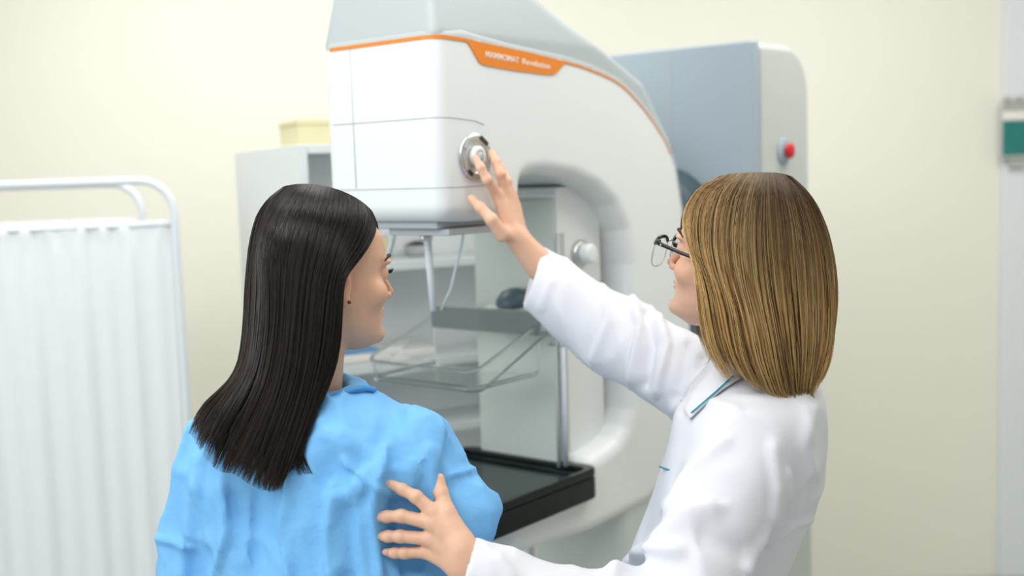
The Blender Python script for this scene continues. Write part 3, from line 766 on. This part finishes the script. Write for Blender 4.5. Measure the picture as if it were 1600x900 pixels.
def coarse_body(parts, cones_, ells=()):
    def f(p):
        d = None
        for a, b, ra, rb in cones_:
            c_ = cone(p, a, b, ra, rb); d = c_ if d is None else smin(d, c_, .03)
        return d
    pts = np.array([q for c_ in cones_ for q in c_[:2]]); parts.append(surface_nets(f, pts.min(0)-.2, pts.max(0)+.2, .012))
nkP = at(478, 625, 1.715)
headP_f, partsP = body_parts(PH, PR, nkP, None, None, None, None)
def vec(x, y, z): return np.array([x, y, z], float)
bx, by = PB[0], PB[1]
fw = vec(math.sin(math.radians(18)), math.cos(math.radians(18)), 0); rt = vec(math.cos(math.radians(18)), -math.sin(math.radians(18)), 0)
def legset(c, fw, rt, hip):
    L_ = []
    for s_ in (-1, 1):
        h_ = c+rt*s_*.085+vec(0, 0, hip-c[2]); kn = vec(h_[0], h_[1], .47)+fw*.02; an = vec(h_[0], h_[1], .09)-fw*.01
        L_ += [(h_, kn, .075, .052), (kn, an, .052, .034), (an, an+fw*.14-vec(0, 0, .05), .034, .028)]
    return L_
cb = vec(bx, by, 1.0)
coarse_body(partsP, [(cb+vec(0, 0, .20), cb, .085, .08), (cb+rt*.05+vec(0, 0, .17), cb+rt*.04, .075, .075), (cb-rt*.05+vec(0, 0, .17), cb-rt*.04, .075, .075), (nkP, cb+vec(0, 0, .2), .045, .08), (cb, cb-vec(0, 0, .15), .09, .095),
    (shR, elR, .036, .030), (elR, haR, .030, .022), (shL, elL, .036, .030), (elL, haL, .030, .022)]+legset(cb, fw, rt, .87))
V2, Q2 = join_parts(partsP)
def skin_tint(V2, base, HP, HR, lipc=(.66, .31, .24)):
    q = (V2-HP)@HR/HS[tuple(np.round(HP, 5))]; C = np.tile(np.array(base), (len(V2), 1))
    lip = np.clip(1-np.maximum(0, np.sqrt((q[:, 0]/.021)**2+((q[:, 2]+.0625)/.0095)**2)-.75)*4, 0, 1)*((q[:, 1] > .07) & (q[:, 1] < .11))
    C = C*(1-lip[:, None])+np.array(lipc)*lip[:, None]
    for cx, cy, cz, r_, a_ in ((.05, .065, -.03, .03, .35), (-.05, .065, -.03, .03, .35), (0, .107, -.033, .013, .3), (.078, -.01, -.01, .03, .5), (-.078, -.01, -.01, .03, .5)):
        w_ = np.exp(-(((q-np.array([cx, cy, cz]))**2).sum(1))/r_**2)*a_; C = C*(1-w_[:, None])+C*np.array([1.0, .72, .66])*w_[:, None]
    return C
pat = mesh_obj('person', V2, Q2, M['skin'])
set_tint(pat, skin_tint(V2, (.74, .44, .29), PH, PR))
tag(pat, 'woman in a light blue gown with long straight dark hair, seen from behind', 'person')
mesh_obj('gown', V, Q, M['gown'], pat)
def face_bits(HP, HR, parent, lash=True):
    k_ = HS[tuple(np.round(HP, 5))]
    def W_(x, y, z): return HP+HR@np.array([x, y, z])*k_
    for s_ in (-1, 1):
        bm = bmesh.new(); bmesh.ops.create_uvsphere(bm, u_segments=20, v_segments=14, radius=.0118)
        T = Matrix.Translation(Vector(W_(s_*.031, .0735, .0)))
        bmesh.ops.transform(bm, matrix=T, verts=bm.verts); e = bm_obj('eye', bm, M['eye'], parent, smooth=True)
        bm = bmesh.new(); bmesh.ops.create_uvsphere(bm, u_segments=16, v_segments=10, radius=.0056)
        T = Matrix.Translation(Vector(W_(s_*.031, .0805, .0)))
        bmesh.ops.transform(bm, matrix=T, verts=bm.verts); bm_obj('iris', bm, M['iris'], e, smooth=True)
        pts = [W_(s_*x, y, z) for x, y, z in ((.014, .0905, .022), (.022, .0915, .0265), (.034, .0885, .029), (.045, .080, .0275), (.053, .070, .022))]
        pts = push_out(smooth_path(pts, 12), lambda p: head_sdf(in_head(HP, HR)(p)), .0008)
        tube('eyebrow', pts, [.0012, .002, .0026, .003, .003, .003, .0028, .0026, .0022, .0018, .0013, .0008], M['brow'], parent, 6)
        paths = []; rad = []
        for t in np.linspace(0, 1, 16):
            a = math.radians(-48+96*t); bx_ = .031+.0128*math.sin(a); by_ = .0735+.0128*math.cos(a)*.98; bz = .0045-.003*abs(2*t-1)
            q0 = (s_*bx_, by_, bz); q1 = (s_*(bx_+.005*math.sin(a)), by_+.006*math.cos(a), bz+.001); q2 = (s_*(bx_+.007*math.sin(a)), by_+.009*math.cos(a), bz+.005)
            paths.append([W_(*q0), W_(*q1), W_(*q2)]); rad.append([.0006, .0005, .0001])
        lid = [W_(s_*(.031+.0127*math.sin(a)), .0735+.0127*math.cos(a), .0045-.003*abs(a)/.9) for a in np.linspace(-.95, .95, 12)]
        Vv, Ff = tube_mesh(paths, rad, 4); V3, F3 = tube_mesh([lid], [.0009], 5)
        mesh_obj('eyelashes', np.concatenate([Vv, V3]), Ff+[tuple(i+len(Vv) for i in f_) for f_ in F3], M['brow'], parent)
face_bits(PH, PR, pat)

# ---------- hair
def hair(parent, guides, near_far, edges, head_f, head_off, cloth, tint_fn, mtname, nstr, npt, rad, seed, clump=1.0, tipvar=.06, shell_col=(.02, .015, .01), name='hair', flick=0, far_shift=0, far_x0=450, flare=.010, pinch=.75):
    """guides: polylines in pixels from the face edge to the far silhouette; depth comes from an elliptic section"""
    rs = np.random.RandomState(seed); K = 14
    rows_y = np.array([e[0] for e in edges], float); xl = np.array([e[1] for e in edges], float); xr = np.array([e[2] for e in edges], float)
    dn = np.array([e[3] for e in edges], float); df = np.array([e[4] for e in edges], float)
    def depth(x, y, side):
        a = np.interp(y, rows_y, xl); b = np.interp(y, rows_y, xr); n_ = np.interp(y, rows_y, dn); f_ = np.interp(y, rows_y, df)
        c_ = np.clip((x-(a+b)/2)/np.maximum((b-a)/2, 1), -1, 1); s_ = np.sqrt(1-c_*c_)
        return (n_+f_)/2-side*(f_-n_)/2*s_
    G = []
    for side in (1, -1):
        gs = guides if side == 1 else guides[::-1]
        for g in (gs if side == 1 else gs):
            p_ = smooth_path(np.array(g, float), K)
            if side == -1: p_[:, 0] -= far_shift*np.clip((p_[:, 1]-460)/90, 0, 1)*np.clip(1-(p_[:, 1]-620)/80, 0, 1)*np.clip((p_[:, 0]-far_x0)/70, 0, 1)
            d = depth(p_[:, 0], p_[:, 1], side)
            G.append(np.array([at(x, y, dd_) for (x, y), dd_ in zip(p_, d)]))
    G = np.array(G); nG = len(G)
    def sample(u, v):
        # Catmull in u between guides, linear-ish in v
        def row(g):
            tv = v*(K-1); i = np.clip(tv.astype(int), 0, K-2); f_ = (tv-i)[:, None]; return G[g, i]*(1-f_)+G[g, i+1]*f_
        t = u*(nG-1); i = np.clip(t.astype(int), 0, nG-2); f_ = (t-i)[:, None]
        a, b, c_, d_ = row(np.clip(i-1, 0, nG-1)), row(i), row(i+1), row(np.clip(i+2, 0, nG-1))
        return .5*((2*b)+(c_-a)*f_+(2*a-5*b+4*c_-d_)*f_**2+(3*b-a-3*c_+d_)*f_**3)
    # axis of the hair volume per height, for inward layering
    mid = G.mean(0)
    def inward(Pp, v, amt):
        tv = v*(K-1); i = np.clip(tv.astype(int), 0, K-2); f_ = (tv-i)[:, None]; c_ = mid[i]*(1-f_)+mid[i+1]*f_
        return Pp+(c_-Pp)*amt[:, None]
    def clean(Pf, offs):
        Pf = push_out(Pf, head_f, head_off+0*.001); 
        return Pf
    # shell
    nu, nv = 120, 46
    uu, vv = np.meshgrid(np.linspace(0, 1, nu), np.linspace(0, .84, nv)); S_ = sample(uu.ravel(), vv.ravel())
    S_ = inward(S_, vv.ravel(), np.full(nu*nv, .10)); S_ = push_out(S_, head_f, .0008)
    if cloth is not None: S_ = push_out(S_, cloth, .003)
    I = np.arange(nu*nv).reshape(nv, nu); Qs = np.stack([I[:-1, :-1], I[:-1, 1:], I[1:, 1:], I[1:, :-1]], -1).reshape(-1, 4)
    Vv, Ff = tube_mesh([[(0, 0, 0), (0, 0, .001)]], [.0001], 3)
    sh = mesh_obj('hair_underlayer', S_, Qs, M[mtname], parent); so = sh.modifiers.new('t', 'SOLIDIFY'); so.thickness = .001; so.offset = 0
    set_tint(sh, np.tile(np.array(shell_col), (nu*nv, 1)))
    # strands
    nc = int(nstr/22/clump); cu = rs.rand(nc); cl = rs.randint(0, nc, nstr)
    # more strands on guides spread in u
    u0 = np.sort(rs.rand(nstr)); T = np.linspace(0, 1, npt)
    cc_ = rs.normal(0, 1, (nc,)); clc = rs.rand(nc); layer = rs.rand(nstr)**1.5*.10
    cluid = np.clip((u0*nc).astype(int), 0, nc-1); clu_c = (cluid+.5)/nc
    tip = 1-np.abs(rs.normal(0, tipvar, nstr))-.10*layer/.10*rs.rand(nstr); edge_ = np.abs(2*(u0*nc-cluid)-1)
    tip = np.clip(tip+.035+(clc[cluid]-.5)*tipvar*2.6-.13*edge_**1.3-.06*rs.rand(nstr)**2, .5, 1.0)
    ph = rs.rand(nstr)*6.28; Pts = np.empty((nstr, npt, 3))
    fl_ = rs.normal(0, flare, nc)
    drift = rs.normal(0, .002, nstr)+np.where(rs.rand(nstr) < .06, rs.normal(0, .02, nstr), 0)
    for k, t in enumerate(T):
        pull = (.25+pinch*t**2)*np.clip(t*2, 0, 1)
        u = u0*(1-pull)+clu_c*pull+drift*t+ .0015*np.sin(ph+t*5)
        u = u+fl_[cluid]*t**3
        v = np.clip(t*tip, 0, 1); P_ = sample(np.clip(u, 0, 1), v)
        wob = (np.sin(cluid*1.7+t*4)*.03+(clc[cluid]-.5)*.05)*t
        P_ = inward(P_, v, layer+wob-.015+ .02*(clc[cluid]-.5)*t)
        Pts[:, k] = P_
    Pf = Pts.reshape(-1, 3); offh = np.repeat(.0025+.0075*(1-layer/.10)*np.ones(nstr), npt)
    def push_var(Pf, fn, off):
        Pf = Pf.astype(np.float32)
        for _ in range(4):
            d = fn(Pf); k = d < off
            if not k.any(): break
            Pf[k] += grad(fn, Pf[k])*(off[k]-d[k])[:, None]
        return Pf
    Pf = push_var(Pf, head_f, offh)
    for _ in range(2):
        A_ = Pf.reshape(nstr, npt, 3); A_[:, 1:-1] = .5*A_[:, 1:-1]+.25*(A_[:, 2:]+A_[:, :-2]); Pf = A_.reshape(-1, 3)
    Pf = push_var(Pf, head_f, np.full(len(Pf), .0022)).astype(np.float64)
    if cloth is not None: Pf = push_out(Pf, cloth, .0035)
    Pf = Pf+rs.normal(0, .00012, Pf.shape); Pts = Pf.reshape(nstr, npt, 3)
    if flick: 
        pass
    # three-sided tubes
    Tn = np.gradient(Pts, axis=1); Tn /= np.linalg.norm(Tn, axis=2)[..., None]+1e-9
    ref = Pts-mid.mean(0); N_ = np.cross(Tn, ref); N_ /= np.linalg.norm(N_, axis=2)[..., None]+1e-9; B_ = np.cross(Tn, N_)
    taper = np.interp(T, [0, .1, .75, 1], [.8, 1, .9, .15])[None, :]*rs.uniform(.7, 1.25, (nstr, 1))*rad
    ring = []
    for k in range(3):
        a = 2*np.pi*k/3+.5; ring.append(Pts+(math.cos(a)*N_+math.sin(a)*B_)*taper[..., None])
    VV = np.stack(ring, 2).reshape(-1, 3)
    base = (np.arange(nstr)*npt*3)[:, None, None]+(np.arange(npt-1)*3)[None, :, None]
    k = np.arange(3)[None, None, :]; k2 = (k+1) % 3
    QQ = np.stack([base+k, base+k2, base+k2+3, base+k+3], -1).reshape(-1, 4)
    o = mesh_obj(name, VV, QQ, M[mtname], parent)
    C = tint_fn(rs, nstr, npt, T, u0, clc[cluid], layer/.10)          # nstr,npt,3
    set_tint(o, np.repeat(C.reshape(-1, 3), 3, axis=0))
    return o
pg = [[(586, 342), (590, 358), (577, 388), (556, 412), (541, 432), (535, 445), (533, 500), (530, 550), (516, 600), (493, 645), (476, 690), (468, 715), (492, 739)],
      [(578, 327), (584, 350), (569, 384), (549, 408), (535, 432), (529, 460), (526, 510), (521, 556), (505, 606), (482, 655), (462, 700), (450, 745)],
      [(560, 312), (564, 340), (548, 380), (526, 420), (518, 470), (512, 540), (497, 605), (474, 670), (455, 720), (438, 764)],
      [(537, 300), (536, 335), (515, 390), (498, 460), (492, 540), (478, 610), (455, 680), (440, 730), (425, 768)],
      [(512, 292), (505, 325), (485, 385), (472, 460), (466, 540), (454, 610), (430, 680), (412, 730), (398, 762)],
      [(488, 288), (474, 318), (455, 380), (446, 460), (441, 540), (428, 605), (402, 665), (384, 710), (366, 742)],
      [(467, 288), (446, 316), (427, 375), (420, 450), (416, 530), (404, 595), (376, 650), (355, 695), (340, 735)],
      [(452, 290), (426, 316), (408, 365), (401, 440), (397, 520), (386, 585), (355, 630), (332, 675), (316, 712)],
      [(444, 292), (413, 318), (395, 362), (387, 435), (383, 520), (373, 582), (340, 617), (316, 645), (299, 682)]]
pe = [(286, 440, 560, 1.69, 1.72), (300, 428, 575, 1.645, 1.77), (330, 404, 592, 1.612, 1.80), (370, 392, 600, 1.600, 1.81), (450, 385, 602, 1.597, 1.80), (520, 381, 592, 1.598, 1.79), (560, 376, 560, 1.60, 1.76), (600, 352, 535, 1.60, 1.72), (650, 308, 510, 1.59, 1.68), (700, 300, 490, 1.585, 1.64), (770, 300, 480, 1.58, 1.62)]
def tint_dark(rs, n, k, T, u, c_, lay):
    b = np.array([.011, .008, .0065]); warm = np.array([.13, .075, .040])
    w_ = np.clip(rs.rand(n)**3*.55+.25*(c_ > .8), 0, 1)[:, None]*np.interp(T, [0, .5, 1], [.25, .5, 1.0])[None, :]
    w_ = w_*(.4+1.3*np.clip((u*2 if True else u)-.45, 0, .6)[:, None])
    return b+(warm-b)*w_[..., None]
gown_h = lambda p: gown_base(p)-.011
hair(pat, pg, None, pe, headP_f, .002, gown_h, tint_dark, 'hair_dark', 13000, 22, .00052, 4, clump=3, tipvar=.055, far_shift=62, shell_col=(.006, .005, .004))
# small stray flick at the tips handled by the guides; earring
ep = PH+PR@np.array([.0775, -.006, -.033])
bm = bmesh.new(); bmesh.ops.create_uvsphere(bm, u_segments=14, v_segments=10, radius=.0028); bmesh.ops.translate(bm, verts=bm.verts, vec=Vector(ep))
bm_obj('ear_stud', bm, M['stud'], pat, smooth=True)
# neckline binding of the gown
gn = lambda p: gown_base(p)
NB = [surf_pt(x, y, gn, .006) for x, y in ((500, 640), (508, 630), (518, 622), (532, 615), (550, 609), (568, 606), (586, 609))]
tube('neck_binding', smooth_path(NB, 24), .0042, M['gown_dark'], pat, 8)

# ---------- doctor
DH = at(1148, 406, 1.80); DR = frame_from(-56, 14, 0); HS[tuple(np.round(DH, 5))] = 1.0
DB = at(1168, 640, 1.85)
drow = [(.45, .24, -.16, .25), (.7, .215, -.10, .21), (.96, .185, -.045, .175), (1.0, .178, -.062, .175), (1.06, .160, -.088, .178), (1.12, .142, -.114, .180), (1.18, .122, -.123, .182), (1.227, .108, -.125, .178), (1.262, .09, -.118, .155), (1.287, .066, -.10, .115), (1.305, .05, -.08, .08), (1.325, .04, -.062, .062), (1.335, .038, -.058, .058)]
d_torso = torso_field(DB, -76, drow)
dsN = at(1172, 690, 1.70); deN = at(1062, 962, 1.60); dmN = at(858, 948, 1.585); dwN = at(722, 890, 1.575)
cuff = on_side_w(832, 432, .215); mid_ = at(962, 522, 2.10); shF = at(1092, 598, 1.99); wF = on_side_w(812, 374, .205)
def coat_base(p):
    d = d_torso(p)
    s1 = cone(p, dsN, deN, .062, .068); s1 = smin(s1, cone(p, deN, dmN, .066, .052), .02); s1 = smin(s1, cone(p, dmN, dwN, .052, .041), .03)
    d = smin(d, s1, .030)
    s2 = smin(cone(p, shF, mid_, .068, .064), cone(p, mid_, cuff+(cuff-mid_)*.35, .064, .051), .03)
    return smin(d, s2, .028)
def unit(v): return v/np.linalg.norm(v)
cN = unit(dwN-dmN).astype(np.float32); cF = unit(-.93*RT+.30*UP-.05*FW).astype(np.float32)
def coat_f(p):
    d = coat_base(p); k = np.abs(d) < .05; o = d.copy()
    if k.any():
        n1 = crumple(p[k], (7, 7, 6), .011, 11)
        # ring-like folds along the far sleeve
        o[k] = d[k]-(n1-.004)
    # cut the cuffs square and hollow them
    for c_, n_, a_, r_ in ((dwN, cN, cN, .033), (cuff, cF, unit(cuff-mid_).astype(np.float32), .044)):
        c32 = c_.astype(np.float32); t = (p-c32)@n_
        near = length(p-c32) < .14
        o = np.where(near, smax(o, t, .002), o)
        h_ = cone(p, c32-a_*.02, c32+a_*.1, r_, r_); o = smax(o, -h_, .002)
    hole = cone(p, p32(DB[0], DB[1], 1.318), p32(DB[0]-.01, DB[1], 1.45), .046, .06)
    return smax(o, -hole, .004)
V, Q = surface_nets(coat_f, (-.16, 1.45, .62), (.66, 2.28, 1.56), .0055)
cfold = [([(1055, 640), (1100, 625), (1150, 640)], 10, .004, 0), ([(1205, 700), (1212, 760), (1206, 820), (1165, 890)], 16, .007, 1), ([(1130, 690), (1080, 730), (1040, 790)], 14, .006, 1),
         ([(1010, 860), (1070, 800), (1110, 790)], 22, .010, -1), ([(960, 890), (1010, 868), (1060, 860)], 14, .010, 0), ([(1200, 850), (1240, 820), (1262, 815)], 10, .006, 1), ([(1270, 640), (1255, 700), (1270, 740)], 12, .005, 0),
         ([(985, 470), (1000, 510), (985, 590)], 14, .009, 1), ([(1030, 500), (1045, 540), (1030, 610)], 14, .009, -1), ([(1010, 490), (1018, 540), (1008, 600)], 9, -.008, 0), ([(1075, 540), (1068, 580), (1055, 620)], 10, -.007, 0),
         ([(940, 450), (950, 500), (925, 560)], 12, .005, 1), ([(1100, 560), (1080, 600), (1065, 640)], 10, -.006, 0), ([(1230, 740), (1240, 800)], 8, .004, 0), ([(860, 440), (845, 480)], 8, .003, 0), ([(1100, 840), (1160, 860)], 22, -.006, 0), ([(780, 872), (800, 900)], 10, .004, 0)]
V = fold(V, Q, [(a, b*.9, c*1.35, d) for a, b, c, d in cfold])
nkD = at(1170, 600, 1.85)
headD_f, partsD = body_parts(DH, DR, nkD, None, None, None, None)
# left hand resting on the patient's back
def jt(px, py, f, off): return surf_pt(px, py, f, off, 1.2)
gs_ = lambda p: gown_base(p)-.004
FL = [[(676, 799), (650, 776), (629, 765), (606, 754)], [(677, 818), (627, 806), (604, 807), (588, 808)], [(673, 842), (625, 838), (606, 838), (593, 838)], [(668, 862), (632, 864), (616, 864), (605, 863)]]
FO = [[.020, .016, .010, .007], [.021, .015, .010, .007], [.019, .014, .010, .007], [.016, .012, .009, .007]]
fingers = [[jt(x, y, gs_, o_) for (x, y), o_ in zip(a, b)] for a, b in zip(FL, FO)]
thumb = [jt(719, 838, gs_, .030), jt(699, 800, gs_, .020), jt(689, 770, gs_, .012), jt(686, 748, gs_, .009)]
wr = at(722, 872, 1.578); fo = at(760, 900, 1.58)
span = (fingers[3][0]-fingers[0][0]); span = unit(span)*.030
HL = dict(fingers=fingers, thumb=thumb, wrist=wr, forearm=fo, span=span, sizes=(1, 1, .96, .88))
fL, lo, hi = hand_sdf(HL); partsD.append(surface_nets(fL, lo, hi, .0018))
# right hand on the dial
FR = [[((777, 305), .192), ((761, 281), .196), ((751, 262), .188), ((743, 247), .178)],
      [((791, 303), .196), ((782, 272), .198), ((775, 253), .186), ((768, 239), .168)],
      [((800, 311), .198), ((792, 283), .196), ((784, 264), .180), ((776, 252), .164)],
      [((805, 324), .198), ((800, 303), .196), ((794, 289), .182), ((788, 279), .168)]]
fingersR = [[on_side_w(x, y, c_) for (x, y), c_ in J] for J in FR]
thumbR = [on_side_w(785, 366, .212), on_side_w(768, 343, .205), on_side_w(751, 325, .185), on_side_w(737, 311, .168)]
wrR = on_side_w(808, 373, .212); foR = on_side_w(845, 415, .235)
spanR = unit(fingersR[3][0]-fingersR[0][0])*.026
HRd = dict(fingers=fingersR, thumb=thumbR, wrist=wrR, forearm=foR, span=spanR, sizes=(.98, 1, .96, .86), rw=.016)
fR_, lo, hi = hand_sdf(HRd); partsD.append(surface_nets(fR_, lo, hi, .0019))
fwD = vec(math.sin(math.radians(-76)), math.cos(math.radians(-76)), 0); rtD = vec(math.cos(math.radians(-76)), -math.sin(math.radians(-76)), 0)
cbD = vec(DB[0], DB[1], .95)+fwD*.05
coarse_body(partsD, [(nkD, cbD+vec(0, 0, .2), .045, .08), (cbD+vec(0, 0, .22)-fwD*.03, cbD, .085, .085), (cbD+rtD*.06+vec(0, 0, .2), cbD+rtD*.04, .07, .075), (cbD-rtD*.06+vec(0, 0, .2), cbD-rtD*.04, .07, .075),
    (dsN, deN, .040, .034), (deN, fo, .034, .026), (shF, mid_, .042, .036), (mid_, foR, .036, .026), (cbD, cbD-vec(0, 0, .12), .09, .09)]+legset(cbD, fwD, rtD, .82))
V2, Q2 = join_parts(partsD)
doc = mesh_obj('person', V2, Q2, M['skin'])
set_tint(doc, skin_tint(V2, (.80, .48, .33), DH, DR, (.70, .36, .29)))
tag(doc, 'woman with shoulder-length blond hair and glasses in a white coat, reaching to the machine', 'person')
mesh_obj('coat', V, Q, M['coat'], doc)
face_bits(DH, DR, doc)
for J, s_ in zip(fingers, (1, 1, .96, .88)):
    tip = J[3]; dr = unit(J[3]-J[2]); toC = unit(CAM-tip); n_ = unit(toC-dr*(toC@dr)); sd = np.cross(dr, n_)
    bm = bmesh.new(); bmesh.ops.create_uvsphere(bm, u_segments=14, v_segments=10, radius=1)
    Rm = Matrix(((dr[0]*.0058, sd[0]*.0046, n_[0]*.0022, 0), (dr[1]*.0058, sd[1]*.0046, n_[1]*.0022, 0), (dr[2]*.0058, sd[2]*.0046, n_[2]*.0022, 0), (0, 0, 0, 1)))
    c_ = tip+dr*.0015+n_*.0052*s_
    bmesh.ops.transform(bm, matrix=Matrix.Translation(Vector(c_)) @ Rm, verts=bm.verts); bm_obj('fingernail', bm, M['nail'], doc, smooth=True)
dg_ = [[(1124, 276), (1086, 296), (1071, 330), (1073, 375), (1084, 420), (1090, 480), (1098, 535), (1124, 588)],
      [(1142, 272), (1104, 296), (1088, 345), (1094, 400), (1112, 450), (1120, 510), (1134, 560), (1160, 600)],
      [(1160, 271), (1130, 300), (1118, 360), (1124, 420), (1144, 480), (1152, 540), (1168, 585), (1190, 613)],
      [(1178, 270), (1160, 305), (1152, 370), (1160, 440), (1177, 500), (1186, 555), (1198, 592), (1214, 616)],
      [(1194, 270), (1186, 305), (1184, 380), (1191, 450), (1204, 510), (1213, 560), (1222, 602), (1234, 628)],
      [(1206, 270), (1211, 305), (1216, 380), (1222, 450), (1230, 510), (1235, 560), (1240, 603), (1245, 632)],
      [(1218, 271), (1233, 304), (1246, 370), (1252, 440), (1256, 510), (1256, 560), (1253, 600), (1254, 626)],
      [(1228, 273), (1254, 304), (1274, 365), (1283, 440), (1284, 510), (1279, 560), (1271, 592), (1264, 616)],
      [(1236, 276), (1267, 306), (1292, 365), (1303, 440), (1303, 510), (1295, 560), (1284, 588), (1273, 604)]]
de = [(268, 1115, 1245, 1.78, 1.84), (280, 1090, 1265, 1.74, 1.88), (310, 1072, 1285, 1.705, 1.92), (360, 1066, 1302, 1.688, 1.93), (440, 1068, 1312, 1.680, 1.93), (520, 1078, 1312, 1.682, 1.93), (580, 1095, 1302, 1.69, 1.92), (640, 1110, 1285, 1.70, 1.91)]
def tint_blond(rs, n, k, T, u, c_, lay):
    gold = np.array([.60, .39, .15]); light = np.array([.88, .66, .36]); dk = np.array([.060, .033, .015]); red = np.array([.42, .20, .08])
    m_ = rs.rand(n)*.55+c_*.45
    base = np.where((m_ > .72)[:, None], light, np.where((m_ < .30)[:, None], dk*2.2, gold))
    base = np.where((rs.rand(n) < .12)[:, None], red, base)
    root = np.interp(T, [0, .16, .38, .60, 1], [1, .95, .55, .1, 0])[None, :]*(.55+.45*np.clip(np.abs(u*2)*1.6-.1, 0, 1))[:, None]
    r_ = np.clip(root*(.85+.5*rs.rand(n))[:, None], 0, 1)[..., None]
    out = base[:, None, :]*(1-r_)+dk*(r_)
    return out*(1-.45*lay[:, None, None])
for g in dg_[3:8]: g[-1] = (g[-1][0], g[-1][1]+13)
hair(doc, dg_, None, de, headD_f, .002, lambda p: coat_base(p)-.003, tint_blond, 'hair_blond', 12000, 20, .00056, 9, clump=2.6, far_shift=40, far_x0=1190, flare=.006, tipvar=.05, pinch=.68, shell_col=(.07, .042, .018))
# glasses
def DW(x, y, z): return DH+DR@np.array([x, y, z-.005])
gl = empty('glasses', DW(0, .1, 0)); tag(gl, 'black-topped half-rim glasses worn by the blond woman', 'glasses')
def lens_out(s_, n=36, k=1.0):
    out = []
    for t in np.linspace(0, 2*math.pi, n, endpoint=False):
        c_, s2 = math.cos(t), math.sin(t); e = .75
        x = s_*(.0335+.0245*k*math.copysign(abs(c_)**e, c_)); z = -.008+.0245*k*math.copysign(abs(s2)**e, s2)
        y = .1135-.10*(abs(x)-.0)**2*4*.6; out.append((x, y, z))
    return out
for s_ in (-1, 1):
    lo_ = lens_out(s_)
    tube('lens_rim', [DW(*q) for q in lo_], .0009, M['chrome'], gl, 8, closed=True)
    bm = bmesh.new(); A = [bm.verts.new(DW(*q)) for q in lens_out(s_, k=.98)]; B = [bm.verts.new(DW(q[0], q[1]+.0016, q[2])) for q in lens_out(s_, k=.98)]
    bm.faces.new(A); bm.faces.new(B[::-1])
    for i in range(len(A)): bm.faces.new((A[i], A[(i+1) % 36], B[(i+1) % 36], B[i]))
    bm_obj('lens', bm, M['lens'], gl)
    up_ = [q for q in lo_ if q[2] > -.008+.011]
    up_ = sorted(up_, key=lambda q: q[0]*s_)
    up_.append((s_*.0625, .1045, .0125))
    tube('brow_bar', [DW(*q) for q in up_], [.0022]+[.0030]*(len(up_)-2)+[.0042], M['frame'], gl, 10)
    tube('temple', [DW(s_*x, y, z) for x, y, z in ((.0645, .106, .0125), (.0700, .103, .0120), (.0725, .098, .0112), (.0765, .06, .0075), (.079, .02, .004), (.0815, -.015, .0), (.078, -.03, -.015))], [.0036, .0036, .0034, .0030, .0026, .0022, .002], M['frame'], gl, 10)
    bm = bmesh.new(); bmesh.ops.create_uvsphere(bm, u_segments=10, v_segments=8, radius=.0016); bmesh.ops.translate(bm, verts=bm.verts, vec=Vector(DW(s_*.0755, .094, .0105)))
    bm_obj('hinge_rivet', bm, M['chrome'], gl, smooth=True)
    tube('nose_pad', [DW(s_*.010, .1125, .000), DW(s_*.009, .105, -.004), DW(s_*.010, .101, -.011)], .0012, M['chrome'], gl, 6)
tube('bridge', [DW(-.012, .1135, .006), DW(0, .1145, .0085), DW(.012, .1135, .006)], .0016, M['chrome'], gl, 8)
# collar, piping and pocket edge of the coat
cs = lambda p: coat_base(p)-.003
def strip_patch(name, A, B, f, off, th, mt, parent):
    """cloth patch between two pixel polylines laid on the garment"""
    n = 16; A = smooth_path(np.array(A, float), n); B = smooth_path(np.array(B, float), n); mr = 7; V = []
    for lay in (off, off-th):
        for i in range(n):
            for j in range(mr):
                t = j/(mr-1); p_ = A[i]*(1-t)+B[i]*t; e = .0 if 0 < j < mr-1 else -.0015
                V.append(surf_pt(p_[0], p_[1], f, lay+e))
    V = np.array(V); I = np.arange(n*mr).reshape(n, mr); Q_ = []
    for L_ in (0, n*mr):
        for i in range(n-1):
            for j in range(mr-1):
                q = (L_+I[i, j], L_+I[i+1, j], L_+I[i+1, j+1], L_+I[i, j+1]); Q_.append(q if L_ == 0 else q[::-1])
    per = [I[i, 0] for i in range(n)]+[I[n-1, j] for j in range(1, mr)]+[I[i, mr-1] for i in range(n-2, -1, -1)]+[I[0, j] for j in range(mr-2, 0, -1)]
    for a, b in zip(per, per[1:]+per[:1]): Q_.append((b, a, a+n*mr, b+n*mr))
    o = mesh_obj(name, V, [tuple(int(x) for x in q) for q in Q_], M[mt], parent); return o
strip_patch('collar', [(1160, 590), (1128, 610), (1098, 636), (1078, 655)], [(1118, 566), (1100, 590), (1080, 615), (1068, 640)], cs, .010, .006, 'coat', doc)
tube('collar_piping', smooth_path([surf_pt(x, y, cs, .0125) for x, y in ((1146, 587), (1125, 606), (1100, 628), (1080, 645))], 16), .0013, M['piping'], doc, 8)
tube('pocket_piping', smooth_path([surf_pt(x, y, cs, .004) for x, y in ((1031, 729), (1038, 732), (1048, 735))], 8), .0014, M['piping'], doc, 8)
